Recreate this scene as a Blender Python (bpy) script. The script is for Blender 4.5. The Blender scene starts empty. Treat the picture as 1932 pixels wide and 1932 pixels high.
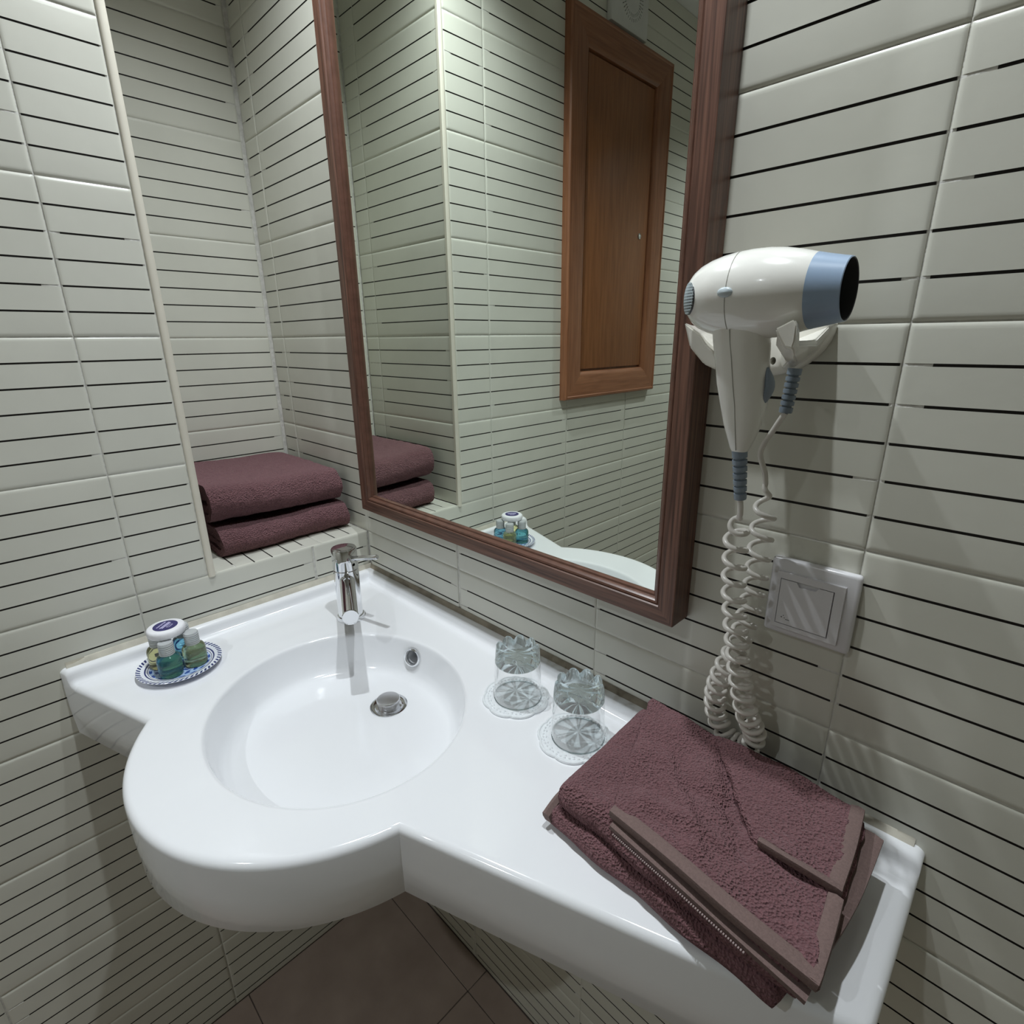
import bpy, bmesh, math, random
from mathutils import Vector, Matrix, noise
from mathutils.geometry import delaunay_2d_cdt

random.seed(7)
scene = bpy.context.scene
C = scene.collection
PI = math.pi
ZD = 0.985          # height of the niche ledge above the floor; all heights below are given from it
CEIL = 1.30         # ceiling, from the ledge

# ------------------------------------------------------------------ camera, world, light, exposure
cam = bpy.data.cameras.new('camera')
cam.sensor_width = 36.0
cam.lens = 36.0 * 1021.2 / 1932.0
cam.clip_start = 0.01
cam_o = bpy.data.objects.new('camera', cam)
C.objects.link(cam_o)
yaw, pit, rol = math.radians(134.867), math.radians(-17.726), math.radians(-0.668)
fw = Vector((math.cos(pit) * math.cos(yaw), math.cos(pit) * math.sin(yaw), math.sin(pit)))
rt = Vector((math.sin(yaw), -math.cos(yaw), 0))
up = rt.cross(fw)
r2 = rt * math.cos(rol) + up * math.sin(rol)
u2 = -rt * math.sin(rol) + up * math.cos(rol)
M = Matrix((r2, u2, -fw)).transposed().to_4x4()
M.translation = Vector((0.9986, -0.5605, 0.3906 + ZD))
cam_o.matrix_world = M
scene.camera = cam_o

world = bpy.data.worlds.new('world')
scene.world = world
world.use_nodes = True
world.node_tree.nodes['Background'].inputs['Color'].default_value = (0.75, 0.8, 0.85, 1)
world.node_tree.nodes['Background'].inputs['Strength'].default_value = 0.0      # a closed room: no sky reaches it

vs = scene.view_settings
vs.view_transform = 'Standard'
vs.look = 'None'
vs.exposure = 0.16
vs.gamma = 1.0
vs.use_curve_mapping = False
LAMP_POWER = (28.0, 28.0, 29.0)
LAMP_SPOTS = [(0.22, -0.19), (0.73, -0.21), (0.54, -1.50)]
LAMP_COLOR = (0.90, 0.96, 1.0)
# ceiling spots above the frame, placed from the shadows of the tap, the hair dryer and the counter
for nm_, (x_, y_), pw_ in zip(('ceiling_lamp_tap_offscreen', 'ceiling_lamp_dryer_offscreen', 'ceiling_lamp_room_offscreen'), LAMP_SPOTS, LAMP_POWER):
    sl = bpy.data.lights.new(nm_, 'SPOT')
    sl.energy = pw_
    sl.color = LAMP_COLOR
    sl.spot_size = math.radians(129)
    sl.spot_blend = 1.0
    sl.shadow_soft_size = 0.014
    so_ = bpy.data.objects.new(nm_, sl)
    C.objects.link(so_)
    so_.location = (x_, y_, ZD + CEIL - 0.016)

scene.cycles.use_denoising = True
scene.cycles.use_adaptive_sampling = True
scene.cycles.adaptive_threshold = 0.03
scene.cycles.adaptive_min_samples = 16
scene.cycles.max_bounces = 12
scene.cycles.diffuse_bounces = 5
scene.cycles.glossy_bounces = 5
scene.cycles.transmission_bounces = 9
scene.cycles.transparent_max_bounces = 16
scene.cycles.caustics_reflective = False
scene.cycles.caustics_refractive = False
scene.cycles.sample_clamp_indirect = 4.0


# ------------------------------------------------------------------ materials
def new_mat(name):
    m = bpy.data.materials.new(name)
    m.use_nodes = True
    nt = m.node_tree
    return m, nt, nt.nodes['Principled BSDF']


def lnk(nt, a, b):
    nt.links.new(a, b)


def node(nt, t, **kw):
    n = nt.nodes.new(t)
    for k, v in kw.items():
        if k in n.inputs.keys():
            n.inputs[k].default_value = v
        else:
            setattr(n, k, v)
    return n


def ramp(nt, fac, stops):
    r = nt.nodes.new('ShaderNodeValToRGB')
    e = r.color_ramp.elements
    e[0].position, e[0].color = stops[0][0], (*stops[0][1], 1)
    e[1].position, e[1].color = stops[1][0], (*stops[1][1], 1)
    for p, c in stops[2:]:
        x = e.new(p)
        x.color = (*c, 1)
    lnk(nt, fac, r.inputs['Fac'])
    return r


def simple(name, col, rough=0.4, metal=0.0, var=0.06, scale=30, bump=0.0, bscale=200, coat=0.0, spec=0.5, coords='Object'):
    m, nt, p = new_mat(name)
    tc = node(nt, 'ShaderNodeTexCoord')
    n = node(nt, 'ShaderNodeTexNoise', Scale=scale, Detail=3.0)
    lnk(nt, tc.outputs[coords], n.inputs['Vector'])
    c0 = tuple(max(0, c * (1 - var)) for c in col)
    c1 = tuple(min(1, c * (1 + var)) for c in col)
    r = ramp(nt, n.outputs['Fac'], [(0.3, c0), (0.7, c1)])
    lnk(nt, r.outputs['Color'], p.inputs['Base Color'])
    p.inputs['Roughness'].default_value = rough
    p.inputs['Metallic'].default_value = metal
    p.inputs['Coat Weight'].default_value = coat
    p.inputs['Coat Roughness'].default_value = 0.05
    p.inputs['Specular IOR Level'].default_value = spec
    if bump:
        n2 = node(nt, 'ShaderNodeTexNoise', Scale=bscale, Detail=2.0)
        lnk(nt, tc.outputs[coords], n2.inputs['Vector'])
        b = node(nt, 'ShaderNodeBump', Strength=bump, Distance=0.001)
        lnk(nt, n2.outputs['Fac'], b.inputs['Height'])
        lnk(nt, b.outputs['Normal'], p.inputs['Normal'])
    return m


MT = {}
MT['tile'] = simple('tile_glaze', (0.64, 0.635, 0.56), 0.27, var=0.03, scale=9, bump=0.12, bscale=60)
MT['groove'] = simple('tile_groove_dark', (0.014, 0.010, 0.008), 0.6)
MT['grout'] = simple('grout_white', (0.60, 0.59, 0.55), 0.85, var=0.15, scale=120, bump=0.6, bscale=400)
MT['ceramic'] = simple('basin_white', (0.84, 0.85, 0.87), 0.10, var=0.008, scale=6, coat=0.3)
MT['chrome'] = simple('chrome', (0.82, 0.83, 0.85), 0.04, metal=1.0, var=0.01)
MT['satin'] = simple('satin_chrome', (0.72, 0.72, 0.74), 0.28, metal=1.0, var=0.02)
MT['plastic'] = simple('dryer_white_plastic', (0.80, 0.79, 0.74), 0.16, var=0.01, coat=0.35)
MT['holder'] = simple('holder_cream_plastic', (0.76, 0.74, 0.68), 0.22, var=0.02, coat=0.2)
MT['blue'] = simple('dryer_blue_plastic', (0.30, 0.40, 0.54), 0.25, var=0.02, coat=0.2)
MT['seam'] = simple('dryer_seam', (0.34, 0.34, 0.30), 0.5)
MT['button'] = simple('dryer_button', (0.50, 0.57, 0.60), 0.35)
MT['relief'] = simple('cord_relief_grey_blue', (0.22, 0.27, 0.33), 0.45, var=0.05)
MT['cord'] = simple('cord_white', (0.70, 0.67, 0.62), 0.28, var=0.03)
MT['inner_dark'] = simple('nozzle_inside', (0.06, 0.06, 0.065), 0.5)
MT['socket'] = simple('socket_white', (0.72, 0.71, 0.73), 0.22, var=0.01, coat=0.1)
MT['caulk'] = simple('sealant_cream', (0.55, 0.52, 0.44), 0.7, var=0.12, scale=40, bump=0.3, bscale=120)
MT['caulk_dirty'] = simple('sealant_dirty', (0.27, 0.235, 0.18), 0.75, var=0.35, scale=28, bump=0.3, bscale=120)
MT['niche_trim'] = simple('niche_trim_cream', (0.70, 0.66, 0.56), 0.4, var=0.03)
MT['ceiling'] = simple('ceiling_white', (0.78, 0.78, 0.78), 0.9, var=0.02)
MT['hem'] = simple('towel_hem', (0.165, 0.110, 0.100), 0.9, var=0.12, scale=500, bump=0.5, bscale=900)
MT['paper'] = simple('soap_paper', (0.82, 0.82, 0.85), 0.55, var=0.03, scale=80, bump=0.5, bscale=120)
MT['navy'] = simple('soap_label_navy', (0.035, 0.03, 0.13), 0.45, var=0.1)
MT['print'] = simple('label_print', (0.55, 0.52, 0.75), 0.5)
MT['mark'] = simple('socket_mark', (0.12, 0.12, 0.13), 0.6)
MT['vent'] = simple('vent_white', (0.62, 0.62, 0.60), 0.5, var=0.03)


def towel_mat():
    m, nt, p = new_mat('towel_terry_brown')
    tc = node(nt, 'ShaderNodeTexCoord')
    mp = node(nt, 'ShaderNodeMapping')
    mp.inputs['Scale'].default_value = (1, 1, 1)
    lnk(nt, tc.outputs['Object'], mp.inputs['Vector'])
    v = node(nt, 'ShaderNodeTexVoronoi', Scale=430.0)
    n = node(nt, 'ShaderNodeTexNoise', Scale=380.0, Detail=6.0)
    big = node(nt, 'ShaderNodeTexNoise', Scale=14.0, Detail=3.0)
    md_ = node(nt, 'ShaderNodeTexNoise', Scale=150.0, Detail=3.0, Distortion=0.6)
    for x in (v, n, big, md_):
        lnk(nt, mp.outputs['Vector'], x.inputs['Vector'])
    mixf = node(nt, 'ShaderNodeMath', operation='MULTIPLY_ADD')
    lnk(nt, n.outputs['Fac'], mixf.inputs[0])
    mixf.inputs[1].default_value = 0.50
    bm_ = node(nt, 'ShaderNodeMath', operation='MULTIPLY_ADD')
    lnk(nt, md_.outputs['Fac'], bm_.inputs[0])
    bm_.inputs[1].default_value = 1.6
    lnk(nt, big.outputs['Fac'], bm_.inputs[2])
    sc = node(nt, 'ShaderNodeMath', operation='MULTIPLY')
    lnk(nt, bm_.outputs[0], sc.inputs[0])
    sc.inputs[1].default_value = 0.20
    lnk(nt, sc.outputs[0], mixf.inputs[2])
    r = ramp(nt, mixf.outputs[0], [(0.30, (0.180, 0.088, 0.096)), (0.70, (0.250, 0.128, 0.138))])
    lnk(nt, r.outputs['Color'], p.inputs['Base Color'])
    p.inputs['Roughness'].default_value = 1.0
    p.inputs['Specular IOR Level'].default_value = 0.05
    p.inputs['Sheen Weight'].default_value = 0.25
    p.inputs['Sheen Roughness'].default_value = 0.5
    p.inputs['Sheen Tint'].default_value = (0.75, 0.5, 0.52, 1)
    add0 = node(nt, 'ShaderNodeMath', operation='ADD')
    lnk(nt, v.outputs['Distance'], add0.inputs[0])
    lnk(nt, n.outputs['Fac'], add0.inputs[1])
    add = node(nt, 'ShaderNodeMath', operation='ADD')
    lnk(nt, add0.outputs[0], add.inputs[0])
    lnk(nt, md_.outputs['Fac'], add.inputs[1])
    b = node(nt, 'ShaderNodeBump', Strength=1.0, Distance=0.0045)
    lnk(nt, add.outputs[0], b.inputs['Height'])
    lnk(nt, b.outputs['Normal'], p.inputs['Normal'])
    return m


def wood_mat(name, dark, light, axis, rough=0.4, fine=1.0):
    m, nt, p = new_mat(name)
    tc = node(nt, 'ShaderNodeTexCoord')
    mp = node(nt, 'ShaderNodeMapping')
    s = [110 * fine, 110 * fine, 110 * fine]
    s[axis] = 3.0
    mp.inputs['Scale'].default_value = s
    lnk(nt, tc.outputs['Object'], mp.inputs['Vector'])
    n = node(nt, 'ShaderNodeTexNoise', Scale=3.0, Detail=5.0, Distortion=0.4)
    lnk(nt, mp.outputs['Vector'], n.inputs['Vector'])
    r = ramp(nt, n.outputs['Fac'], [(0.3, dark), (0.7, light)])
    lnk(nt, r.outputs['Color'], p.inputs['Base Color'])
    p.inputs['Roughness'].default_value = rough
    b = node(nt, 'ShaderNodeBump', Strength=0.25, Distance=0.0008)
    lnk(nt, n.outputs['Fac'], b.inputs['Height'])
    lnk(nt, b.outputs['Normal'], p.inputs['Normal'])
    return m


MT['towel'] = towel_mat()
MT['wood_v'] = wood_mat('mirror_wood_upright', (0.052, 0.023, 0.016), (0.190, 0.092, 0.062), 2)
MT['wood_h'] = wood_mat('mirror_wood_rail', (0.052, 0.023, 0.016), (0.190, 0.092, 0.062), 0)
MT['wood_dk'] = simple('mirror_bead_wood', (0.120, 0.057, 0.039), 0.3, var=0.2, scale=60)
MT['panel_v'] = wood_mat('panel_wood_upright', (0.20, 0.075, 0.034), (0.30, 0.125, 0.060), 2, 0.38, 0.5)
MT['panel_h'] = wood_mat('panel_wood_rail', (0.20, 0.075, 0.034), (0.30, 0.125, 0.060), 1, 0.38, 0.5)
MT['panel_leaf'] = wood_mat('panel_wood_leaf', (0.215, 0.080, 0.028), (0.30, 0.118, 0.044), 2, 0.42, 0.35)

m, nt, p = new_mat('mirror_silver')
p.inputs['Base Color'].default_value = (0.89, 0.945, 0.88, 1)
p.inputs['Metallic'].default_value = 1.0
p.inputs['Roughness'].default_value = 0.0
MT['mirror'] = m

m, nt, p = new_mat('floor_tile')
tc = node(nt, 'ShaderNodeTexCoord')
n = node(nt, 'ShaderNodeTexNoise', Scale=12.0, Detail=5.0)
lnk(nt, tc.outputs['Object'], n.inputs['Vector'])
r = ramp(nt, n.outputs['Fac'], [(0.3, (0.27, 0.205, 0.17)), (0.7, (0.34, 0.265, 0.22))])
lnk(nt, r.outputs['Color'], p.inputs['Base Color'])
p.inputs['Roughness'].default_value = 0.5
MT['floor'] = m
MT['floor_grout'] = simple('floor_grout', (0.10, 0.08, 0.07), 0.9)

# far walls behind the camera: the same ribbed tile, in the material only
m, nt, p = new_mat('plain_tile_wall')
tc = node(nt, 'ShaderNodeTexCoord')
sx = node(nt, 'ShaderNodeSeparateXYZ')
lnk(nt, tc.outputs['Object'], sx.inputs[0])
md = node(nt, 'ShaderNodeMath', operation='PINGPONG')
lnk(nt, sx.outputs['Z'], md.inputs[0])
md.inputs[1].default_value = 0.0333 / 2
gt = node(nt, 'ShaderNodeMath', operation='GREATER_THAN')
lnk(nt, md.outputs[0], gt.inputs[0])
gt.inputs[1].default_value = 0.0012
r = ramp(nt, gt.outputs[0], [(0.0, (0.014, 0.010, 0.008)), (1.0, (0.64, 0.635, 0.56))])
lnk(nt, r.outputs['Color'], p.inputs['Base Color'])
p.inputs['Roughness'].default_value = 0.3
MT['plain'] = m


def grazing_gloss(nt, base, gain, power):
    lw = node(nt, 'ShaderNodeLayerWeight', Blend=0.5)
    pw = node(nt, 'ShaderNodeMath', operation='POWER')
    lnk(nt, lw.outputs['Facing'], pw.inputs[0])
    pw.inputs[1].default_value = power
    ma = node(nt, 'ShaderNodeMath', operation='MULTIPLY_ADD')
    lnk(nt, pw.outputs[0], ma.inputs[0])
    ma.inputs[1].default_value = gain
    ma.inputs[2].default_value = base
    return ma.outputs[0]


def glass_mat(name, tint, thin=True, rough=0.0):
    """thin clear walls: transparent with a Fresnel gloss; thick ones refract."""
    m = bpy.data.materials.new(name)
    m.use_nodes = True
    nt = m.node_tree
    nt.nodes.clear()
    out = nt.nodes.new('ShaderNodeOutputMaterial')
    tr = node(nt, 'ShaderNodeBsdfTransparent')
    tr.inputs['Color'].default_value = (*tint, 1)
    gl = node(nt, 'ShaderNodeBsdfGlossy', Roughness=0.02)
    gl.inputs['Color'].default_value = (1, 1, 1, 1)
    mx = nt.nodes.new('ShaderNodeMixShader')
    if thin:
        lnk(nt, grazing_gloss(nt, 0.05, 0.9, 2.4), mx.inputs[0])
        lnk(nt, tr.outputs[0], mx.inputs[1])
        lnk(nt, gl.outputs[0], mx.inputs[2])
    else:
        g = node(nt, 'ShaderNodeBsdfGlass', Roughness=rough, IOR=1.40)
        g.inputs['Color'].default_value = (*tint, 1)
        mx0 = nt.nodes.new('ShaderNodeMixShader')
        mx0.inputs[0].default_value = 0.10
        lnk(nt, tr.outputs[0], mx0.inputs[1])
        lnk(nt, g.outputs[0], mx0.inputs[2])
        fr = node(nt, 'ShaderNodeFresnel', IOR=1.5)
        mn = node(nt, 'ShaderNodeMath', operation='MINIMUM')
        lnk(nt, fr.outputs[0], mn.inputs[0])
        mn.inputs[1].default_value = 0.85
        lnk(nt, mn.outputs[0], mx.inputs[0])
        lnk(nt, mx0.outputs[0], mx.inputs[1])
        lnk(nt, gl.outputs[0], mx.inputs[2])
    lnk(nt, mx.outputs[0], out.inputs['Surface'])
    return m


MT['glass_thin'] = glass_mat('tumbler_wall_glass', (0.985, 0.99, 0.99))
MT['glass_thick'] = glass_mat('tumbler_base_glass', (0.94, 0.99, 1.0), thin=False)
MT['cap'] = simple('bottle_cap_frosted', (0.84, 0.87, 0.88), 0.3, var=0.03)
MT['cap'].node_tree.nodes['Principled BSDF'].inputs['Transmission Weight'].default_value = 0.45
MT['coaster'] = simple('coaster_white', (0.80, 0.83, 0.85), 0.25, var=0.06, scale=170, bump=0.5, bscale=260, coat=0.2)


def liquid(name, col):
    m, nt, p = new_mat(name)
    tc = node(nt, 'ShaderNodeTexCoord')
    n = node(nt, 'ShaderNodeTexNoise', Scale=55.0, Detail=2.0)
    lnk(nt, tc.outputs['Object'], n.inputs['Vector'])
    b = node(nt, 'ShaderNodeBump', Strength=0.25, Distance=0.002)
    lnk(nt, n.outputs['Fac'], b.inputs['Height'])
    lnk(nt, b.outputs['Normal'], p.inputs['Normal'])
    p.inputs['Base Color'].default_value = (*col, 1)
    p.inputs['Transmission Weight'].default_value = 0.85
    p.inputs['IOR'].default_value = 1.36
    p.inputs['Roughness'].default_value = 0.06
    return m


MT['liq_blue'] = liquid('bottle_blue_green', (0.16, 0.50, 0.52))
MT['liq_skyblue'] = liquid('bottle_sky_blue', (0.22, 0.55, 0.68))
MT['liq_yellow'] = liquid('bottle_yellow', (0.86, 0.84, 0.42))
MT['liq_green'] = liquid('bottle_yellow_green', (0.74, 0.83, 0.46))

# painted plate: rings and dashes as print
m, nt, p = new_mat('plate_painted')
tc = node(nt, 'ShaderNodeTexCoord')
sx = node(nt, 'ShaderNodeSeparateXYZ')
lnk(nt, tc.outputs['Object'], sx.inputs[0])


def mth(op, a, b=None, nt=nt):
    q = node(nt, 'ShaderNodeMath', operation=op)
    for i, v in enumerate((a, b)):
        if v is None:
            continue
        if isinstance(v, (int, float)):
            q.inputs[i].default_value = v
        else:
            lnk(nt, v, q.inputs[i])
    return q.outputs[0]


rad = mth('SQRT', mth('ADD', mth('MULTIPLY', sx.outputs['X'], sx.outputs['X']), mth('MULTIPLY', sx.outputs['Y'], sx.outputs['Y'])))
ang = mth('ARCTAN2', sx.outputs['Y'], sx.outputs['X'])


def band(a, b):
    return mth('MULTIPLY', mth('GREATER_THAN', rad, a), mth('LESS_THAN', rad, b))


dash = mth('GREATER_THAN', mth('SINE', mth('ADD', mth('MULTIPLY', ang, 52.0), mth('MULTIPLY', rad, 700.0))), -0.05)
rim_d = mth('MULTIPLY', band(0.0536, 0.0597), dash)
ring = mth('ADD', band(0.0468, 0.0488), band(0.0440, 0.0448))
petal = mth('GREATER_THAN', mth('SINE', mth('ADD', mth('MULTIPLY', ang, 16.0), mth('MULTIPLY', mth('SINE', mth('MULTIPLY', rad, 420.0)), 1.6))), -0.15)
petal2 = mth('GREATER_THAN', mth('SINE', mth('MULTIPLY', rad, 640.0)), -0.55)
inner = mth('MULTIPLY', mth('MULTIPLY', band(0.004, 0.0425), petal), petal2)
dark = mth('MINIMUM', mth('ADD', rim_d, ring), 1.0)
mx1 = nt.nodes.new('ShaderNodeMixRGB')
mid = nt.nodes.new('ShaderNodeMixRGB')
mid.inputs[1].default_value = (0.80, 0.83, 0.90, 1)
mid.inputs[2].default_value = (0.42, 0.58, 0.85, 1)
lnk(nt, band(0.0, 0.0425), mid.inputs[0])
lnk(nt, mid.outputs[0], mx1.inputs[1])
mx1.inputs[2].default_value = (0.030, 0.085, 0.36, 1)
lnk(nt, inner, mx1.inputs[0])
mx2 = nt.nodes.new('ShaderNodeMixRGB')
lnk(nt, dark, mx2.inputs[0])
lnk(nt, mx1.outputs[0], mx2.inputs[1])
mx2.inputs[2].default_value = (0.022, 0.03, 0.16, 1)
lnk(nt, mx2.outputs[0], p.inputs['Base Color'])
p.inputs['Roughness'].default_value = 0.12
MT['plate'] = m


# ------------------------------------------------------------------ mesh helpers
def link(name, me, parent=None):
    o = bpy.data.objects.new(name, me)
    C.objects.link(o)
    if parent is not None:
        o.parent = parent
    return o


def smooth(me, ang=35):
    for f in me.polygons:
        f.use_smooth = True
    me.set_sharp_from_angle(angle=math.radians(ang))


def from_data(name, v, f, mats, parent=None, sm=35, midx=None, loc=None, recalc=True):
    me = bpy.data.meshes.new(name)
    me.from_pydata([tuple(x) for x in v], [], f)
    if not isinstance(mats, (list, tuple)):
        mats = [mats]
    for x in mats:
        me.materials.append(MT[x] if isinstance(x, str) else x)
    if midx:
        for pol, i in zip(me.polygons, midx):
            pol.material_index = i
    if recalc:
        bm = bmesh.new()
        bm.from_mesh(me)
        bmesh.ops.recalc_face_normals(bm, faces=bm.faces)
        bm.to_mesh(me)
        bm.free()
    if sm:
        smooth(me, sm)
    o = link(name, me, parent)
    if loc is not None:
        o.location = loc
    return o


def tag(o, label, cat, group=None):
    o['label'] = label
    o['category'] = cat
    if group:
        o['group'] = group
    return o


def structure(o, label=None):
    o['kind'] = 'structure'
    if label:
        o['label'] = label
    return o


def thing(name, label, cat, loc, group=None):
    o = bpy.data.objects.new(name, None)
    o.empty_display_size = 0.02
    C.objects.link(o)
    o.location = loc
    return tag(o, label, cat, group)


def box_data(x0, x1, y0, y1, z0, z1):
    v = [(x0, y0, z0), (x1, y0, z0), (x1, y1, z0), (x0, y1, z0), (x0, y0, z1), (x1, y0, z1), (x1, y1, z1), (x0, y1, z1)]
    f = [(3, 2, 1, 0), (4, 5, 6, 7), (0, 1, 5, 4), (1, 2, 6, 5), (2, 3, 7, 6), (3, 0, 4, 7)]
    return v, f


def box(name, x0, x1, y0, y1, z0, z1, mat, parent=None, bev=0.0, seg=2):
    v, f = box_data(x0, x1, y0, y1, z0, z1)
    o = from_data(name, v, f, mat, parent, sm=0)
    if bev:
        bm = bmesh.new()
        bm.from_mesh(o.data)
        bmesh.ops.bevel(bm, geom=list(bm.edges), offset=bev, segments=seg, affect='EDGES', profile=0.5)
        bm.to_mesh(o.data)
        bm.free()
        smooth(o.data, 40)
    return o


def loft_data(rings, close_u=True, cap0=True, cap1=True):
    n = len(rings[0])
    v = [p for r in rings for p in r]
    f = []
    for i in range(len(rings) - 1):
        for j in range(n if close_u else n - 1):
            k = (j + 1) % n
            f.append((i * n + j, i * n + k, (i + 1) * n + k, (i + 1) * n + j))
    if cap0:
        f.append(tuple(range(n))[::-1])
    if cap1:
        f.append(tuple((len(rings) - 1) * n + j for j in range(n)))
    return v, f


def loft(name, rings, mat, parent=None, sm=35, cap0=True, cap1=True, close_u=True, midx=None):
    v, f = loft_data(rings, close_u, cap0, cap1)
    return from_data(name, v, f, mat, parent, sm, midx)


def circle(c, r, ax1, ax2, n=24, r2=None):
    r2 = r if r2 is None else r2
    c = Vector(c)
    return [c + ax1 * (r * math.cos(2 * PI * i / n)) + ax2 * (r2 * math.sin(2 * PI * i / n)) for i in range(n)]


X, Y, Z = Vector((1, 0, 0)), Vector((0, 1, 0)), Vector((0, 0, 1))


def lathe(name, prof, mat, parent=None, n=40, c=(0, 0, 0), axis='z', sm=35, cap0=True, cap1=True, midx=None):
    """prof: (radius, height along the axis)"""
    a = {'z': (X, Y, Z), 'x': (Y, Z, X)}[axis]
    rings = [circle(Vector(c) + a[2] * h, max(r, 1e-5), a[0], a[1], n) for r, h in prof]
    return loft(name, rings, mat, parent, sm, cap0, cap1, midx=midx)


def tube_rings(pts, rad, n=10):
    pts = [Vector(p) for p in pts]
    t0 = (pts[1] - pts[0]).normalized()
    ref = Z if abs(t0.z) < 0.9 else X
    nrm = t0.cross(ref).normalized()
    rings = []
    for i, p in enumerate(pts):
        t = (pts[min(i + 1, len(pts) - 1)] - pts[max(i - 1, 0)]).normalized()
        nrm = (nrm - t * nrm.dot(t)).normalized()
        b = t.cross(nrm)
        r = rad[i] if isinstance(rad, (list, tuple)) else rad
        rings.append(circle(p, r, nrm, b, n))
    return rings


def tube(name, pts, rad, mat, parent=None, n=10):
    return loft(name, tube_rings(pts, rad, n), mat, parent, sm=50)


def catmull(pts, k=8):
    pts = [Vector(p) for p in pts]
    out = []
    for i in range(len(pts) - 1):
        p0, p1, p2, p3 = pts[max(i - 1, 0)], pts[i], pts[i + 1], pts[min(i + 2, len(pts) - 1)]
        for j in range(k):
            t = j / k
            out.append(0.5 * ((2 * p1) + (p2 - p0) * t + (2 * p0 - 5 * p1 + 4 * p2 - p3) * t * t + (3 * p1 - p0 - 3 * p2 + p3) * t ** 3))
    out.append(pts[-1])
    return out


def copy_tree(o, parent=None):
    c = o.copy()
    C.objects.link(c)
    if parent is not None:
        c.parent = parent
    for ch in list(o.children):
        copy_tree(ch, c)
    return c


# ------------------------------------------------------------------ ribbed wall tiles
TW, TH, GAP = 0.30, 0.20, 0.0016
TILE_MESH = {}
ROT = {
    'left': Matrix(((0, 0, 1), (1, 0, 0), (0, 1, 0))),      # u->y, v->z, faces +x
    'right': Matrix(((1, 0, 0), (0, 0, -1), (0, 1, 0))),    # u->x, v->z, faces -y
    'side': Matrix(((-1, 0, 0), (0, 0, 1), (0, 1, 0))),     # u->-x, v->z, faces +y
    'up': Matrix(((1, 0, 0), (0, 1, 0), (0, 0, 1))),        # u->x, v->y, faces +z
}


def tile_mesh(w, v0, v1, variant, gl, gr):
    """one ribbed tile: w wide, the slice v0..v1 of a 0.20 m tile; five dark grooves, cushioned edges."""
    key = (round(w, 4), round(v0, 4), round(v1, 4), variant, gl, gr)
    if key in TILE_MESH:
        return TILE_MESH[key]
    rnd = random.Random(hash((round(w * 1e4), round(v0 * 1e4), round(v1 * 1e4), variant)))
    a, b = v0 + (0.0007 if v0 < 1e-6 else 0.0006), v1 - 0.0007
    prof = [(a, -0.0022, 0), (a, -0.0013, 0), (a + 0.0012, -0.0006, 0), (a + 0.003, -0.00015, 0), (a + 0.0055, 0, 0)]
    hw = 0.00125
    for k in range(1, 6):
        c = k * TH / 6
        if a + 0.008 < c < b - 0.008:
            prof += [(c - hw, 0, 0), (c - hw, -0.0012, k), (c + hw, -0.0012, -k), (c + hw, 0, 0)]
    prof += [(b - 0.0055, 0, 0), (b - 0.003, -0.00015, 0), (b - 0.0012, -0.0006, 0), (b, -0.0013, 0), (b, -0.0022, 0)]
    u0, u1 = gl, w - gr
    cols = [(u0, -0.0022), (u0, -0.0011), (u0 + 0.0012, -0.0003), (u0 + 0.0035, 0)]
    inner = [u0 + 0.006, u0 + 0.012, u0 + 0.02, u1 - 0.02, u1 - 0.012, u1 - 0.006]
    cols += [(c, 0) for c in inner if u0 + 0.004 < c < u1 - 0.004 and w > 0.06]
    cols += [(u1 - 0.0035, 0), (u1 - 0.0012, -0.0003), (u1, -0.0011), (u1, -0.0022)]
    nc = len(cols)
    reach = {}
    for k in range(1, 6):
        reach[k] = (rnd.choice([0, 0, 0, 1, 2, 3, 4]), rnd.choice([0, 0, 0, 1, 2, 3, 4]))
    verts, faces, mi = [], [], []
    for (v, d, k) in prof:
        for j, (u, du) in enumerate(cols):
            dd = d
            if k:
                lo, hi = reach[abs(k)]
                if j < 2 + lo or j > nc - 3 - hi:
                    dd = -0.0004
            verts.append((u, v, min(dd, du) if not k else min(dd, du)))
    for i in range(len(prof) - 1):
        k = prof[i][2] or prof[i + 1][2]
        for j in range(nc - 1):
            n = i * nc + j
            faces.append((n, n + 1, n + nc + 1, n + nc))
            if k:
                lo, hi = reach[abs(k)]
                mi.append(1 if 2 + lo <= j <= nc - 4 - hi else 2)
            else:
                mi.append(0)
    me = bpy.data.meshes.new('tile')
    me.from_pydata(verts, [], faces)
    for x in ('tile', 'groove', 'grout'):
        me.materials.append(MT[x])
    for pol, i in zip(me.polygons, mi):
        pol.material_index = i
    smooth(me, 40)
    TILE_MESH[key] = me
    return me


def lay_tiles(parent, kind, plane, us, vspans, flip=False):
    """us: joint positions along the wall; vspans: (z0, z1, cut start, cut end) rows"""
    R = ROT[kind].to_4x4()
    n = 0
    for (z0, c0, c1) in vspans:
        for a, b in zip(us[:-1], us[1:]):
            var = random.randrange(3)
            full = abs((b - a) - TW) < 0.012
            me = tile_mesh(TW if full else b - a, c0, c1, var, GAP / 2 + 0.0003, GAP / 2 + 0.0003)
            o = link('tile', me, parent)
            jit = random.uniform(-0.0003, 0.0002)
            if kind == 'left':
                loc = Vector((plane + jit, a, z0 - c0))
            elif kind == 'right':
                loc = Vector((a, plane - jit, z0 - c0))
            elif kind == 'side':
                loc = Vector((b, plane + jit, z0 - c0))
            else:
                loc = Vector((a, z0 - c0, plane))
            o.matrix_world = Matrix.Translation(loc) @ R
            n += 1
    return n


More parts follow.
